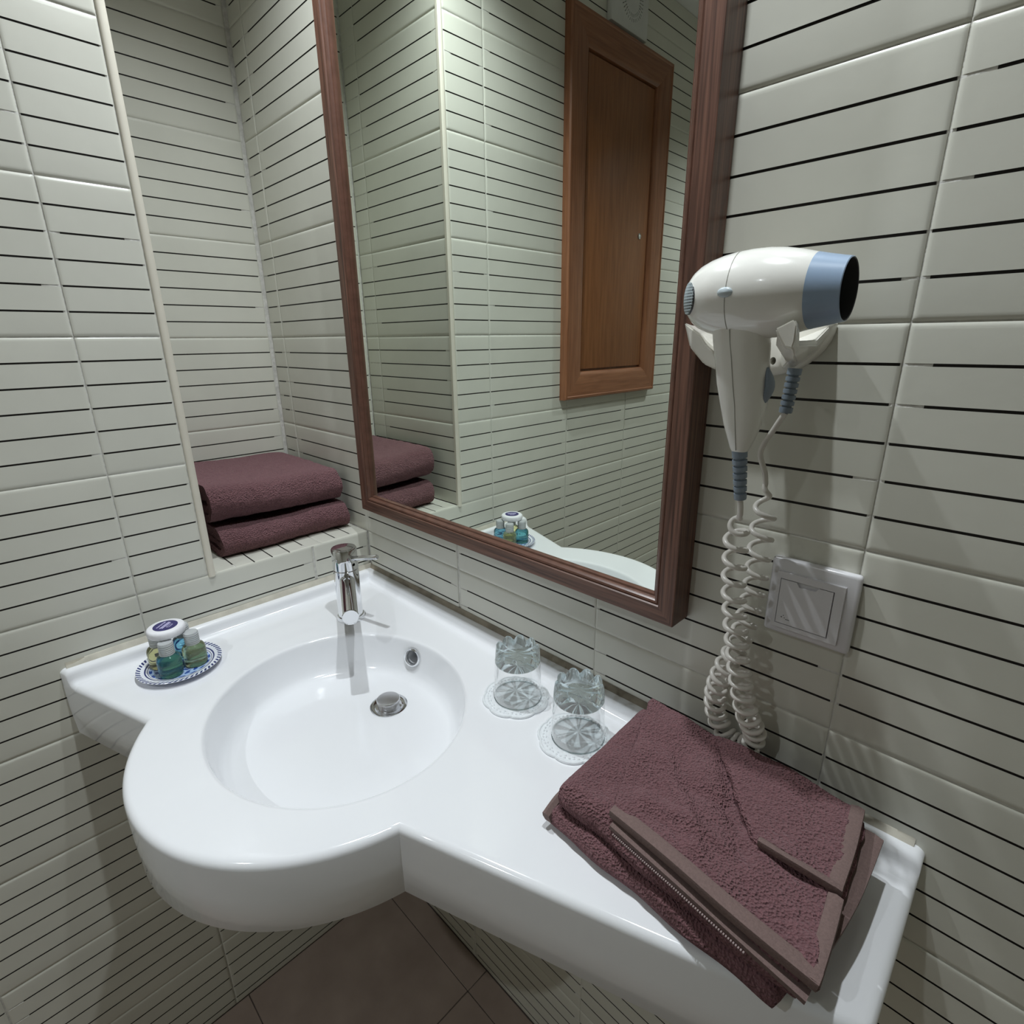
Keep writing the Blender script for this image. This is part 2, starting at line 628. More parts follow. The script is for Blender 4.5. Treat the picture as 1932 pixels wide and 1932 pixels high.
def rows(z_lo, z_hi):
    """rows of the 0.20 m grid between two heights (from the ledge); gives (world z of the row start, cut start, cut end)"""
    out = []
    k = math.floor(z_lo / TH + 1e-6)
    while k * TH < z_hi - 1e-6:
        a, b = max(k * TH, z_lo), min((k + 1) * TH, z_hi)
        if b - a > 0.01:
            out.append((a + ZD, a - k * TH, b - k * TH))
        k += 1
    return out


FLOOR = -ZD
NY, ND = -0.307, 0.36        # niche: left jamb, depth
TR = 0.0105                  # trim width


def wall_slab(name, v, f):
    return structure(from_data(name, v, f, 'grout', sm=0))


def boxes(lst):
    V, F = [], []
    for b in lst:
        v, f = box_data(*b)
        n = len(V)
        V += v
        F += [tuple(i + n for i in q) for q in f]
    return V, F


G = 0.0019   # grout face sits this far behind the tile faces
XM, YM = 1.95, -1.95
wl = wall_slab('wall_left', *boxes([(-0.12, -G, YM, NY - TR, 0, ZD + CEIL), (-0.12, -G, NY - TR, 0.0, 0, ZD - 0.0025)]))
wr = wall_slab('wall_right', *boxes([(-0.12, XM, G, 0.12, 0, ZD + CEIL), (-ND - 0.1, -0.12, G, 0.12, ZD - 0.1, ZD + CEIL)]))
wnb = wall_slab('wall_niche_back', *boxes([(-ND - 0.1, -ND - G, NY - 0.1, G, ZD - 0.1, ZD + CEIL)]))
wns = wall_slab('wall_niche_side', *boxes([(-ND - G, -0.0015, NY - 0.1, NY - G, ZD - 0.0, ZD + CEIL)]))
shelf = wall_slab('niche_ledge', *boxes([(-ND - G, -0.004, NY - G, G, ZD - 0.1, ZD - G)]))
shelf['label'] = 'tiled ledge of the wall niche under the stacked towels'

yl = [-1.925 + 0.0, -1.625, -1.325, -1.025, -0.725, -0.4255]
lay_tiles(wl, 'left', 0.0, [-1.325, -1.025, -0.725, -0.4255, NY - TR - 0.0005], rows(0, CEIL))
lay_tiles(wl, 'left', 0.0, [-1.325, -1.025, -0.725, -0.4255, -0.1235, -0.0005], rows(FLOOR, 0))
lay_tiles(wr, 'right', 0.0, [0.0015, 0.304, 0.602, 0.901, 1.201, 1.501], rows(FLOOR, CEIL))
lay_tiles(wr, 'right', 0.0, [-ND + 0.001, -0.294, 0.0015], rows(0, CEIL))
lay_tiles(wnb, 'left', -ND, [NY + 0.001, -0.0015], rows(0, CEIL))
lay_tiles(wns, 'side', NY, [-ND + 0.001, -0.300, -0.002], rows(0, CEIL))
# ledge: ribs run from front to back
lay_tiles(shelf, 'up', ZD, [-ND + 0.002, -0.3005, -0.0005], [(NY + 0.003, 0.0, 0.2), (NY + 0.003 + 0.2, 0.0, 0.1035)])
for nm, bx in (('wall_left_far', (-0.12, 0.0, YM, -1.326, 0, ZD + CEIL)), ('wall_right_far', (1.502, XM, 0.0, 0.12, 0, ZD + CEIL)),
               ('wall_front', (-0.12, XM, YM - 0.1, YM, 0, ZD + CEIL)), ('wall_near', (XM, XM + 0.1, YM - 0.1, 0.12, 0, ZD + CEIL))):
    v, f = box_data(*bx)
    structure(from_data(nm, v, f, 'plain', sm=0))
v, f = box_data(-ND - 0.1, XM + 0.1, YM - 0.1, 0.12, ZD + CEIL, ZD + CEIL + 0.1)
structure(from_data('ceiling', v, f, 'ceiling', sm=0))
v, f = box_data(-0.12, XM + 0.1, YM - 0.1, 0.12, -0.1, -0.0015)
fl = structure(from_data('floor', v, f, 'floor_grout', sm=0))
FT = 0.343
fm = None
xs = [0.342 + FT * k for k in range(-1, 5)]
ys = [-0.057 - FT * k for k in range(-1, 6)]
for i in range(len(xs) - 1):
    for j in range(len(ys) - 1):
        x0, x1, y1, y0 = xs[i], xs[i + 1], min(ys[j], 0.0), ys[j + 1]
        if y1 - y0 < 0.01:
            continue
        key = round(y1 - y0, 3)
        if fm is None:
            fm = {}
        if key not in fm:
            t = box('floor_tile', 0.0008, FT - 0.0008, 0.0008, (y1 - y0) - 0.0008, -0.01, 0.0, 'floor', fl, bev=0.0008, seg=1)
            fm[key] = t.data
        else:
            t = link('floor_tile', fm[key], fl)
        t.location = (x0, y0, 0)

# niche edge trim: a rounded cream profile
tp = [(-0.006, NY - TR), (0.0005, NY - TR), (0.0022, NY - TR + 0.002), (0.003, NY - TR + 0.005), (0.0022, NY - 0.0015), (0.0005, NY + 0.0008), (-0.006, NY + 0.0008)]
structure(loft('trim_1', [[Vector((x, y, z)) for x, y in tp] for z in (ZD - 0.004, ZD + CEIL)], 'niche_trim', sm=50))

def cut(o, v, f):
    """cut the closed mesh v, f (in o's own coordinates) out of o"""
    me = bpy.data.meshes.new('cutter')
    me.from_pydata([tuple(q) for q in v], [], f)
    bm = bmesh.new()
    bm.from_mesh(me)
    bmesh.ops.recalc_face_normals(bm, faces=bm.faces)
    bm.to_mesh(me)
    bm.free()
    k = bpy.data.objects.new('cutter', me)
    C.objects.link(k)
    bpy.context.view_layer.update()
    k.matrix_world = o.matrix_world
    md_ = o.modifiers.new('cut', 'BOOLEAN')
    md_.operation = 'DIFFERENCE'
    md_.solver = 'EXACT'
    md_.object = k
    bpy.context.view_layer.update()
    new = bpy.data.meshes.new_from_object(o.evaluated_get(bpy.context.evaluated_depsgraph_get()))
    o.modifiers.remove(md_)
    bpy.data.objects.remove(k)
    print('CUT', o.name, len(o.data.polygons), '->', len(new.polygons))
    o.data = new
    smooth(new, 40)
    return o


def sub(o, part):
    """o and part were both built in world coordinates"""
    o.parent = part
    o.location = (0, 0, 0)
    return o


# ------------------------------------------------------------------ washbasin
CT, CB = ZD - 0.105, ZD - 0.203      # top surface, underside
bc, ba, bb, bphi = Vector((0.353, -0.267)), 0.192, 0.175, math.radians(-10)
J_L, J_R = (0.196, -0.477), (0.594, -0.331)
cc, cr = Vector((0.352, -0.271)), 0.256
a_l = math.atan2(J_L[1] - cc.y, J_L[0] - cc.x)
a_r = math.atan2(J_R[1] - cc.y, J_R[0] - cc.x)
arc = []
NA = 48
r_l, r_r = math.hypot(J_L[0] - cc.x, J_L[1] - cc.y), math.hypot(J_R[0] - cc.x, J_R[1] - cc.y)
if a_l > a_r:
    a_l -= 2 * PI
for i in range(NA + 1):
    t = i / NA
    a = a_l + (a_r - a_l) * t
    rr = (r_l * (1 - t) + r_r * t) * (1 + 0.022 * math.sin(PI * t) * math.sin(PI * t))
    arc.append((cc.x + rr * math.cos(a), cc.y + rr * math.sin(a)))
outline = [(0.0, 0.0), (0.0, -0.5435)] + arc + [(1.0, -0.188), (1.0, 0.0)]
# subdivide the straight runs
fine = []
for i, p0 in enumerate(outline):
    p1 = outline[(i + 1) % len(outline)]
    L = math.hypot(p1[0] - p0[0], p1[1] - p0[1])
    k = max(1, int(L / 0.05))
    for j in range(k):
        fine.append(Vector((p0[0] + (p1[0] - p0[0]) * j / k, p0[1] + (p1[1] - p0[1]) * j / k)))
outline = fine


def inset(poly, d):
    n = len(poly)
    out = []
    for i in range(n):
        a, b, c = poly[i - 1], poly[i], poly[(i + 1) % n]
        e0, e1 = (b - a).normalized(), (c - b).normalized()
        n0, n1 = Vector((-e0.y, e0.x)), Vector((-e1.y, e1.x))
        m_ = n0 + n1
        m_ = m_ / max(m_.length_squared, 0.3) * 2 if m_.length > 1e-6 else n0
        # edges that lie on a wall stay put
        out.append(b + m_ * d)
    return out


def on_wall(p):
    return p.x < 1e-4 or p.y > -1e-4


def edge_ring(d, z):
    ins = inset(outline, d)
    ring = []
    for p0, p1 in zip(outline, ins):
        q = p1.copy()
        if p0.x < 1e-4:
            q.x = 0.0
        if p0.y > -1e-4:
            q.y = 0.0
        ring.append(Vector((q.x, q.y, z)))
    return ring


RE = 0.009
prof_e = [(0.012, CB), (0.0, CB + 0.0)] if False else []
rings = [edge_ring(RE + 0.006, CT)]
for k in range(7):
    th = (PI / 2) * k / 6
    rings.append(edge_ring(RE * (1 - math.sin(th)), CT - RE * (1 - math.cos(th)) if False else CT - RE + RE * math.cos(th)))
rings.append(edge_ring(0.0, (CT + CB) / 2))
rings.append(edge_ring(0.0015, CB + 0.004))
rings.append(edge_ring(0.005, CB))


def bowl_pt(a, s, z, shift=Vector((0, 0))):
    x, y = ba * s * math.cos(a), bb * s * math.sin(a)
    return Vector((bc.x + x * math.cos(bphi) - y * math.sin(bphi) + shift.x, bc.y + x * math.sin(bphi) + y * math.cos(bphi) + shift.y, z))


NB = 160
drain = Vector((0.327, -0.176))
bowl_prof = [(1.075, 0.0), (1.034, 0.0), (1.024, -0.0002), (1.014, -0.0007), (1.006, -0.0016), (0.999, -0.0032), (0.994, -0.0058), (0.989, -0.012), (0.965, -0.030), (0.945, -0.046), (0.925, -0.055), (0.895, -0.0612), (0.85, -0.0645)]
bowl = []
for s, d in bowl_prof:
    bowl.append([bowl_pt(2 * PI * i / NB, s, CT + d) for i in range(NB)])
for t, d in ((0.2, -0.0665), (0.4, -0.0685), (0.6, -0.070), (0.8, -0.0712)):
    ring0 = bowl[len(bowl_prof) - 1]
    rg = []
    for i in range(NB):
        p0 = ring0[i]
        ang_ = math.atan2(p0.y - drain.y, p0.x - drain.x)
        p1 = Vector((drain.x + 0.026 * math.cos(ang_), drain.y + 0.026 * math.sin(ang_)))
        rg.append(Vector((p0.x + (p1.x - p0.x) * t, p0.y + (p1.y - p0.y) * t, CT + d)))
    bowl.append(rg)
last = []
for i in range(NB):
    p0 = bowl[len(bowl_prof) - 1][i]
    ang_ = math.atan2(p0.y - drain.y, p0.x - drain.x)
    last.append(Vector((drain.x + 0.026 * math.cos(ang_), drain.y + 0.026 * math.sin(ang_), CT - 0.072)))
bowl.append(last)

basin = thing('washbasin', 'white one-piece corner washbasin counter with round bowl beneath the mirror', 'washbasin', (0.35, -0.27, CB))


def put(o, root):
    """o was built in world coordinates"""
    o.parent = root
    o.location = Vector(o.location) - Vector(root.location)
    return o


top_out = rings[0]
top_in = bowl[0]
pts2 = [Vector((p.x, p.y)) for p in top_out] + [Vector((p.x, p.y)) for p in top_in]
no = len(top_out)
edges = [(i, (i + 1) % no) for i in range(no)] + [(no + i, no + (i + 1) % NB) for i in range(NB)]
res = delaunay_2d_cdt(pts2, edges, [], 0, 1e-7)
V, F = [], []
for p_ in res[0]:
    V.append((p_.x, p_.y, CT))


def in_poly(p, poly):
    c = False
    n = len(poly)
    for i in range(n):
        a, b = poly[i], poly[(i + 1) % n]
        if (a[1] > p[1]) != (b[1] > p[1]) and p[0] < (b[0] - a[0]) * (p[1] - a[1]) / (b[1] - a[1]) + a[0]:
            c = not c
    return c


po, pi_ = [(p.x, p.y) for p in top_out], [(p.x, p.y) for p in top_in]
for tri in res[2]:
    cx_ = sum(res[0][i].x for i in tri) / 3
    cy_ = sum(res[0][i].y for i in tri) / 3
    if in_poly((cx_, cy_), po) and not in_poly((cx_, cy_), pi_):
        F.append(tuple(tri))
for rg, cap in ((rings, True), (bowl, True)):
    v, f = loft_data(rg, True, False, cap)
    n0 = len(V)
    V += [tuple(q) for q in v]
    F += [tuple(i + n0 for i in q) for q in f]
body = from_data('counter_body', V, F, 'ceramic', sm=0)
bm = bmesh.new()
bm.from_mesh(body.data)
bmesh.ops.remove_doubles(bm, verts=bm.verts, dist=2e-5)
bmesh.ops.recalc_face_normals(bm, faces=bm.faces)
bm.to_mesh(body.data)
bm.free()
smooth(body.data, 40)
put(body, basin)

# upstand along both walls
lip = [(0.0, -0.004), (0.0, 0.0215), (0.008, 0.0215), (0.0125, 0.0205), (0.0155, 0.018), (0.0168, 0.0135), (0.0175, 0.008), (0.0190, 0.004), (0.0225, 0.0014), (0.028, 0.0002), (0.031, -0.001), (0.031, -0.004)]


def lip_ring(kind, t, dmax=1.0):
    out = []
    for d, h in lip:
        d = min(d, dmax)
        if kind == 'l':     # start on the left wall, cut along the slanted front edge
            out.append(Vector((d, t + d * 0.33, CT + h)))
        elif kind == 'c':
            out.append(Vector((d, -d, CT + h)))
        else:
            out.append(Vector((t, -d, CT + h)))
    return out


lr = []


def shrink(r, k):
    # rounded end: squash the section towards its foot
    z0 = CT
    return [Vector((p.x, p.y, z0 + (p.z - z0) * k)) for p in r]


def drop(r, e):
    # follow the rounded counter edge, e metres in from it
    dz_ = RE - math.sqrt(max(RE * RE - max(RE - e, 0) ** 2, 0))
    return [Vector((p.x, p.y, p.z - dz_)) for p in r]


for e in (0.0004, 0.0012, 0.0025, 0.0045, 0.007, 0.010):
    lr.append(drop(lip_ring('l', -0.5435 + e), e))
lr.append(lip_ring('c', 0))
for e in (0.010, 0.007, 0.0045, 0.0025, 0.0012, 0.0004):
    lr.append(drop(lip_ring('r', 1.0 - e), e))
put(loft('upstand', lr, 'ceramic', sm=40), basin)
# sealant along the walls
put(loft('sealant', [[Vector((d, y, CT + h)) for d, h in ((0, 0.019), (0.006, 0.0195), (0.0035, 0.026), (0.0006, 0.030 + 0.004 * s), (0, 0.030))] for y, s in ((-0.534, -2.0), (-0.51, -0.4), (-0.45, 0.4), (-0.3, 0), (-0.15, 0.6), (0, 0.2))], 'caulk', sm=50), basin)
put(loft('sealant', [[Vector((x, -d, CT + h)) for d, h in ((0, 0.019), (0.007, 0.0195), (0.004, 0.0235), (0.0008, 0.029 + 0.003 * s), (0, 0.029))] for x, s in ((0.0, 0), (0.2, 0.5), (0.45, 0), (0.62, 0.3), (0.74, -0.5))], 'caulk_dirty', sm=50), basin)
put(loft('sealant', [[Vector((x, -d, CT + h)) for d, h in ((0, 0.019), (0.006, 0.0195), (0.0035, 0.0235), (0.0008, 0.028 + 0.003 * s), (0, 0.028))] for x, s in ((0.74, 0), (0.85, 0.3), (0.975, -0.5), (0.990, -1.6))], 'caulk', sm=50), basin)

# drain: flange, dome plug; overflow ring
dz = CT - 0.0718
fl_o = put(lathe('drain_flange', [(0.030, 0.0), (0.0298, 0.0012), (0.027, 0.0016), (0.021, 0.0004), (0.0205, -0.006), (0.0, -0.006)], 'chrome', c=(drain.x, drain.y, dz)), basin)
put(lathe('drain_plug', [(0.0170, -0.004), (0.0172, 0.0085), (0.0186, 0.0092), (0.0188, 0.0122), (0.0180, 0.0134), (0.0150, 0.0140), (0.0, 0.0143)], 'satin', c=(drain.x - 0.0, drain.y, dz)), basin)
oc = Vector((0.2972, -0.1040, CT - 0.0285))
on = Vector((bc.x - oc.x, bc.y - oc.y, 0.0)).normalized()
on = (on + Z * 0.28).normalized()
oa = on.cross(Z).normalized()
ob_ = oa.cross(on).normalized()
prof = [(0.0165, -0.004), (0.0165, 0.0022), (0.0155, 0.0040), (0.0132, 0.0042), (0.0118, 0.0024), (0.0114, -0.003)]
ovr = put(loft('overflow_ring', [circle(oc + on * h, r, oa, ob_, 32) for r, h in prof], 'chrome', sm=40, cap0=False, cap1=False), basin)
cut(body, *loft_data([circle(oc + on * h, 0.0116, oa, ob_, 32) for h in (0.012, -0.055)]))

# ------------------------------------------------------------------ tap
tb = Vector((0.1405, -0.1300, CT))
tap = thing('basin_tap', 'chrome single-lever mixer tap standing at the back of the washbasin', 'tap', tb)
R0 = 0.0222
lathe('base_ring', [(0.0250, 0.0), (0.0250, 0.004), (0.0240, 0.0085), (R0, 0.0088)], 'chrome', tap, cap0=False, cap1=False)
lathe('tap_body', [(R0, 0.0), (R0, 0.100), (R0 - 0.0008, 0.1008)], 'chrome', tap, cap1=True)
hd = lathe('lever_head', [(R0 - 0.001, 0.1008), (R0 + 0.0004, 0.1022), (R0 + 0.0004, 0.1080), (R0 + 0.0004, 0.1170), (R0 + 0.0004, 0.1395), (R0 - 0.001, 0.1412), (R0 - 0.0035, 0.1414)], 'chrome', tap, cap1=True)
lathe('head_cap', [(R0 - 0.003, 0.1412), (R0 - 0.0034, 0.1420), (0.0, 0.1422)], 'chrome', hd, cap0=False)
hdir = Vector((0.0835, 0.0195, 0.0)).normalized()
p0, p1 = Vector((hdir.x * 0.019, hdir.y * 0.019, 0.1235)), Vector((0.0820, 0.0190, 0.1400))
tube('lever', [p0, p0.lerp(p1, 0.5), p1 - (p1 - p0) * 0.02, p1], [0.0042, 0.0042, 0.0042, 0.0034], 'chrome', hd, 16)
hx = Vector((hdir.x * 0.0215, hdir.y * 0.0215, 0.1125))
hs = hdir.cross(Z)
cut(hd, *loft_data([circle(hx + hdir * h, 0.0028, hs, Z, 16) for h in (0.006, -0.014)]))
sdir = Vector((0.890, -0.456, 0))
sa = sdir.cross(Z)
s0, s1 = sdir * 0.010 + Z * 0.083, sdir * 0.138 + Z * 0.072
sd3 = (s1 - s0).normalized()
sa = sd3.cross(Z).normalized()
sb = sa.cross(sd3)
SR = 0.0135
loft('spout', [circle(s0, SR, sa, sb, 32), circle(s1 - sd3 * 0.001, SR, sa, sb, 32), circle(s1, SR - 0.0010, sa, sb, 32)], 'chrome', tap)
dn = Vector((0, 0, -1))
ac = s1 - sd3 * 0.016
loft('aerator', [circle(ac - Z * 0.010, 0.0098, X, Y, 24), circle(ac - Z * 0.0185, 0.0095, X, Y, 24)], 'chrome', tap)

# ------------------------------------------------------------------ mirror with wooden frame
MX0, MX1, MZ0, MZ1 = 0.056, 0.737, ZD + 0.0705, ZD + 1.06
mir = thing('wall_mirror', 'large mirror in a dark reddish wooden frame hung above the washbasin', 'mirror', ((MX0 + MX1) / 2, 0, MZ0))
# profile across the frame: (distance in from the outer edge, distance out from the wall)
fp = [(0.0, 0.001), (0.0, 0.0375), (0.0006, 0.038), (0.0195, 0.038), (0.0202, 0.0368), (0.0210, 0.0356), (0.0225, 0.0365), (0.0250, 0.0360), (0.0268, 0.0335), (0.0275, 0.0305), (0.0300, 0.0300), (0.0312, 0.0262), (0.0312, 0.001)]
dark_rows = {5: 1, 9: 1, 10: 1, 11: 1}


def rail(name, a, b, ia, ib, mat):
    """a, b outer corners; ia, ib unit inward directions (x,z) at each end (mitred)"""
    ra = [Vector((a[0] + ia[0] * d, -h, a[1] + ia[1] * d)) for d, h in fp]
    rb = [Vector((b[0] + ib[0] * d, -h, b[1] + ib[1] * d)) for d, h in fp]
    n = len(fp)
    mi_ = [1 if j in (5, 6, 7, 8, 9, 10, 11) else 0 for j in range(n)]
    o = loft(name, [ra, rb], [mat, 'wood_dk'], sm=25, midx=mi_ + [0, 0])
    return put(o, mir)


rail('frame_rail', (MX0, MZ0), (MX1, MZ0), (1, 1), (-1, 1), 'wood_h')
rail('frame_rail', (MX0, MZ1), (MX1, MZ1), (1, -1), (-1, -1), 'wood_h')
rail('frame_stile', (MX0, MZ0), (MX0, MZ1), (1, 1), (1, -1), 'wood_v')
rail('frame_stile', (MX1, MZ0), (MX1, MZ1), (-1, 1), (-1, -1), 'wood_v')
put(box('mirror_glass', MX0 + 0.029, MX1 - 0.029, -0.026, -0.021, MZ0 + 0.029, MZ1 - 0.029, 'mirror'), mir)

# ------------------------------------------------------------------ hair dryer, its wall holder and coiled cord
DC = Vector((0.0, -0.085, ZD + 0.4225))
dry = thing('hair_dryer', 'white and pale blue hair dryer with coiled white cord hanging in its wall holder', 'hair dryer', (0.81, -0.085, ZD + 0.295))
bp = [(0.0, 0.7505), (0.006, 0.7508), (0.0125, 0.7520), (0.0180, 0.7548), (0.0225, 0.7590), (0.0262, 0.7645), (0.0295, 0.7725), (0.0320, 0.7820), (0.0337, 0.7930), (0.0345, 0.8050), (0.0343, 0.8170), (0.0330, 0.8290), (0.0308, 0.8400), (0.0280, 0.8500), (0.0272, 0.8525)]
put(lathe('dryer_body', bp, 'plastic', c=(0, DC.y, DC.z), axis='x', n=56, cap0=False, cap1=False), dry)
noz = put(lathe('nozzle', [(0.0275, 0.8522), (0.0258, 0.8590), (0.0236, 0.8690), (0.0225, 0.8745), (0.0218, 0.8750)], 'blue', c=(0, DC.y, DC.z), axis='x', n=56, cap0=False, cap1=False), dry)
sub(lathe('nozzle_inside', [(0.0218, 0.8750), (0.0212, 0.8745), (0.0225, 0.8600), (0.0222, 0.8540), (0.0, 0.8535)], 'inner_dark', c=(0, DC.y, DC.z), axis='x', n=48, cap0=False, cap1=False), noz)
# rear grille: dark dish crossed by fine bars
gn = Vector((-0.73, -0.68, 0.0)).normalized()
ga = Vector((gn.y, -gn.x, 0.0)).normalized()
gc = Vector((0.7580, DC.y - 0.0203, DC.z - 0.001)) - gn * 0.0012
GR = 0.0130
gd = put(loft('grille', [circle(gc + gn * h, r, ga, Z, 36) for r, h in ((GR, -0.004), (GR, -0.0012), (GR * 0.93, -0.0004), (GR * 0.7, 0.0010), (GR * 0.35, 0.0018), (0.0001, 0.0020))], 'inner_dark', sm=50), dry)
gv, gf = [], []
for axis_ in (0, 1):
    for k in range(-5, 6):
        c_ = k * 0.0023
        hl = math.sqrt(max((GR - 0.0002) ** 2 - c_ * c_, 0))
        pp = []
        for j in range(9):
            s_ = -hl + 2 * hl * j / 8
            yy, zz = (c_, s_) if axis_ == 0 else (s_, c_)
            q_ = math.hypot(yy, zz) / GR
            pp.append(gc + ga * yy + Z * zz + gn * (0.0022 * (1 - q_ * q_) - 0.0002))
        v, f = loft_data(tube_rings(pp, 0.00055, 5))
        n0 = len(gv)
        gv += v
        gf += [tuple(i + n0 for i in q) for q in f]
gb = from_data('grille_bars', gv, gf, 'button', sm=50)
sub(gb, gd)
gb['kind'] = 'stuff'
# seam button on the side facing the room
bd = Vector((-0.05, -0.98, 0.12)).normalized()
bcn = Vector((0.7970, DC.y, DC.z)) + Vector((0, -0.0335, 0.001))
lathe_r = [(0.0062, -0.003), (0.0062, 0.001), (0.0045, 0.0022), (0.0, 0.0027)]
b1 = X
b2 = Vector((0, -bd.z, bd.y)).normalized()
put(loft('cool_button', [circle(bcn + Vector((0, -1, 0)) * h, r, X, Z, 24, r * 0.62) for r, h in lathe_r], 'button', sm=50), dry)
# handle: tapered oval
hr = []
for z_, xa, xb, dp in ((0.412, 0.776, 0.826, 0.044), (0.398, 0.7765, 0.825, 0.044), (0.386, 0.7785, 0.8225, 0.042), (0.372, 0.7815, 0.8235, 0.040), (0.352, 0.7850, 0.8265, 0.038), (0.335, 0.7895, 0.8265, 0.034), (0.318, 0.7942, 0.8240, 0.029), (0.306, 0.7985, 0.8205, 0.023), (0.297, 0.8015, 0.8172, 0.017), (0.2945, 0.8028, 0.8160, 0.014)):
    ring_ = []
    for i in range(36):
        a = 2 * PI * i / 36
        ca, sa_ = math.cos(a), math.sin(a)
        e = 0.8
        ring_.append(Vector(((xa + xb) / 2 + (xb - xa) / 2 * math.copysign(abs(ca) ** e, ca), DC.y + dp / 2 * math.copysign(abs(sa_) ** e, sa_), ZD + z_)))
    hr.append(ring_)
put(loft('handle', hr, 'plastic', sm=50), dry)
# moulding seam round body and handle
seam = []
for i in range(41):
    a = PI * 1.0 - PI * i / 40 * 0.98
    zz = 0.0347 * math.cos(PI * i / 40 * 0.96)
seam_pts = [Vector((0.7945 + 0.0025 * abs(math.sin(a)), DC.y - 0.0340 * math.sin(a), DC.z + 0.0340 * math.cos(a))) for a in [PI * k / 24 for k in range(1, 20)]]
put(tube('seam', seam_pts, 0.00035, 'seam', n=6), dry)
hs_pts = [Vector((x_, DC.y - d_, ZD + z_)) for z_, x_, d_ in ((0.396, 0.7985, 0.0222), (0.386, 0.7995, 0.0209), (0.372, 0.8020, 0.0201), (0.352, 0.8050, 0.0191), (0.335, 0.8075, 0.0171), (0.318, 0.8088, 0.0146), (0.306, 0.8093, 0.0116), (0.296, 0.8094, 0.0084))]
put(tube('seam', hs_pts, 0.00035, 'seam', n=6), dry)
# rocker switch on the front edge of the handle
sw = [Vector((0.8235 + 0.0045 * math.sin(PI * k / 8), DC.y, ZD + 0.366 - 0.031 * k / 8)) for k in range(9)]
swr = []
for k, p_ in enumerate(sw):
    w_ = 0.0022 + 0.0058 * math.sin(PI * k / 8)
    swr.append(circle(p_, 0.0018 + 0.0012 * math.sin(PI * k / 8), X, Y, 16, w_))
put(loft('rocker_switch', swr, 'relief', sm=50), dry)


def strain_relief(p0, p1, r0, r1, nrib=6):
    """ribbed sleeve: stacked collars with notches between"""
    p0, p1 = Vector(p0), Vector(p1)
    t = (p1 - p0).normalized()
    a = t.cross(Y).normalized()
    b = a.cross(t)
    rg = []
    prof = [(0, 1)]
    n = nrib
    for k in range(n):
        s0, s1_ = 0.12 + 0.82 * k / n, 0.12 + 0.82 * (k + 1) / n
        e = (s1_ - s0)
        prof += [(s0, 1), (s0 + 0.02, 1), (s0 + 0.03, 0.72), (s0 + 0.03 + e * 0.22, 0.72), (s0 + 0.04 + e * 0.22, 1)]
    prof += [(0.97, 1), (1.0, 0.95)]
    for s, k in prof:
        r = (r0 + (r1 - r0) * s) * k
        rg.append(circle(p0 + (p1 - p0) * s, r, a, b, 20))
    return rg


hb = Vector((0.8094, DC.y, ZD + 0.2950))
hb2 = Vector((0.8135, DC.y + 0.004, ZD + 0.2500))
put(loft('strain_relief', strain_relief(hb, hb2, 0.0066, 0.0054), 'relief', sm=30), dry)

# holder
hold = thing('dryer_holder', 'cream plastic wall cradle carrying the hair dryer', 'holder', (0.79, 0, ZD + 0.355))
pl = []
for k in range(21):
    a = PI + PI * k / 20
    pl.append((0.789 + 0.0595 * math.cos(a), 0.400 + 0.0470 * math.sin(a)))
pl += [(0.840, 0.412), (0.815, 0.420), (0.765, 0.420), (0.740, 0.412)]
rg = []
for y_, k in ((-0.0005, 1.0), (-0.0150, 1.0), (-0.0190, 0.975), (-0.0205, 0.93)):
    rg.append([Vector((0.789 + (x_ - 0.789) * k, y_, ZD + 0.402 + (z_ - 0.402) * k)) for x_, z_ in pl])
bpl = put(loft('back_plate', rg, 'holder', sm=40), hold)


def arm(name, secs):
    rg = []
    for y_, poly in secs:
        rg.append([Vector((x_, y_, ZD + z_)) for x_, z_ in poly])
    o = loft(name, rg, 'holder', sm=0)
    bm = bmesh.new()
    bm.from_mesh(o.data)
    bmesh.ops.bevel(bm, geom=list(bm.edges), offset=0.0014, segments=2, affect='EDGES', clamp_overlap=True)
    bm.to_mesh(o.data)
    bm.free()
    smooth(o.data, 45)
    return put(o, hold)


arm('cradle_arm', [(-0.012, [(0.7300, 0.401), (0.7440, 0.392), (0.7560, 0.376), (0.770, 0.366), (0.770, 0.356), (0.7520, 0.364), (0.7380, 0.380)]),
                   (-0.045, [(0.7320, 0.402), (0.7470, 0.392), (0.7600, 0.380), (0.774, 0.370), (0.774, 0.358), (0.7570, 0.366), (0.7410, 0.381)]),
                   (-0.078, [(0.7430, 0.4035), (0.7590, 0.393), (0.7660, 0.384), (0.7780, 0.375), (0.7780, 0.362), (0.7650, 0.367), (0.7500, 0.382)])])
arm('cradle_arm', [(-0.008, [(0.8050, 0.384), (0.8470, 0.402), (0.8460, 0.392), (0.8380, 0.377), (0.8180, 0.360), (0.8080, 0.360)]),
                   (-0.050, [(0.8200, 0.3845), (0.8470, 0.3870), (0.8490, 0.383), (0.8460, 0.378), (0.8350, 0.368), (0.8270, 0.368)]),
                   (-0.103, [(0.8340, 0.3850), (0.8500, 0.3870), (0.8520, 0.384), (0.8520, 0.381), (0.8500, 0.375), (0.8420, 0.375)]),
                   (-0.108, [(0.8360, 0.3940), (0.8495, 0.4010), (0.8525, 0.396), (0.8525, 0.386), (0.8510, 0.379), (0.8440, 0.380)]),
                   (-0.1155, [(0.8370, 0.3958), (0.8500, 0.4025), (0.8525, 0.398), (0.8525, 0.387), (0.8515, 0.3815), (0.8455, 0.3825)])])
cut(bpl, *loft_data([circle((0.8045, y_, ZD + 0.3685), 0.0028, X, Z, 16, 0.0035) for y_ in (-0.030, -0.003)]))
q0, q1 = Vector((0.8285, -0.032, ZD + 0.3630)), Vector((0.8262, -0.034, ZD + 0.3240))
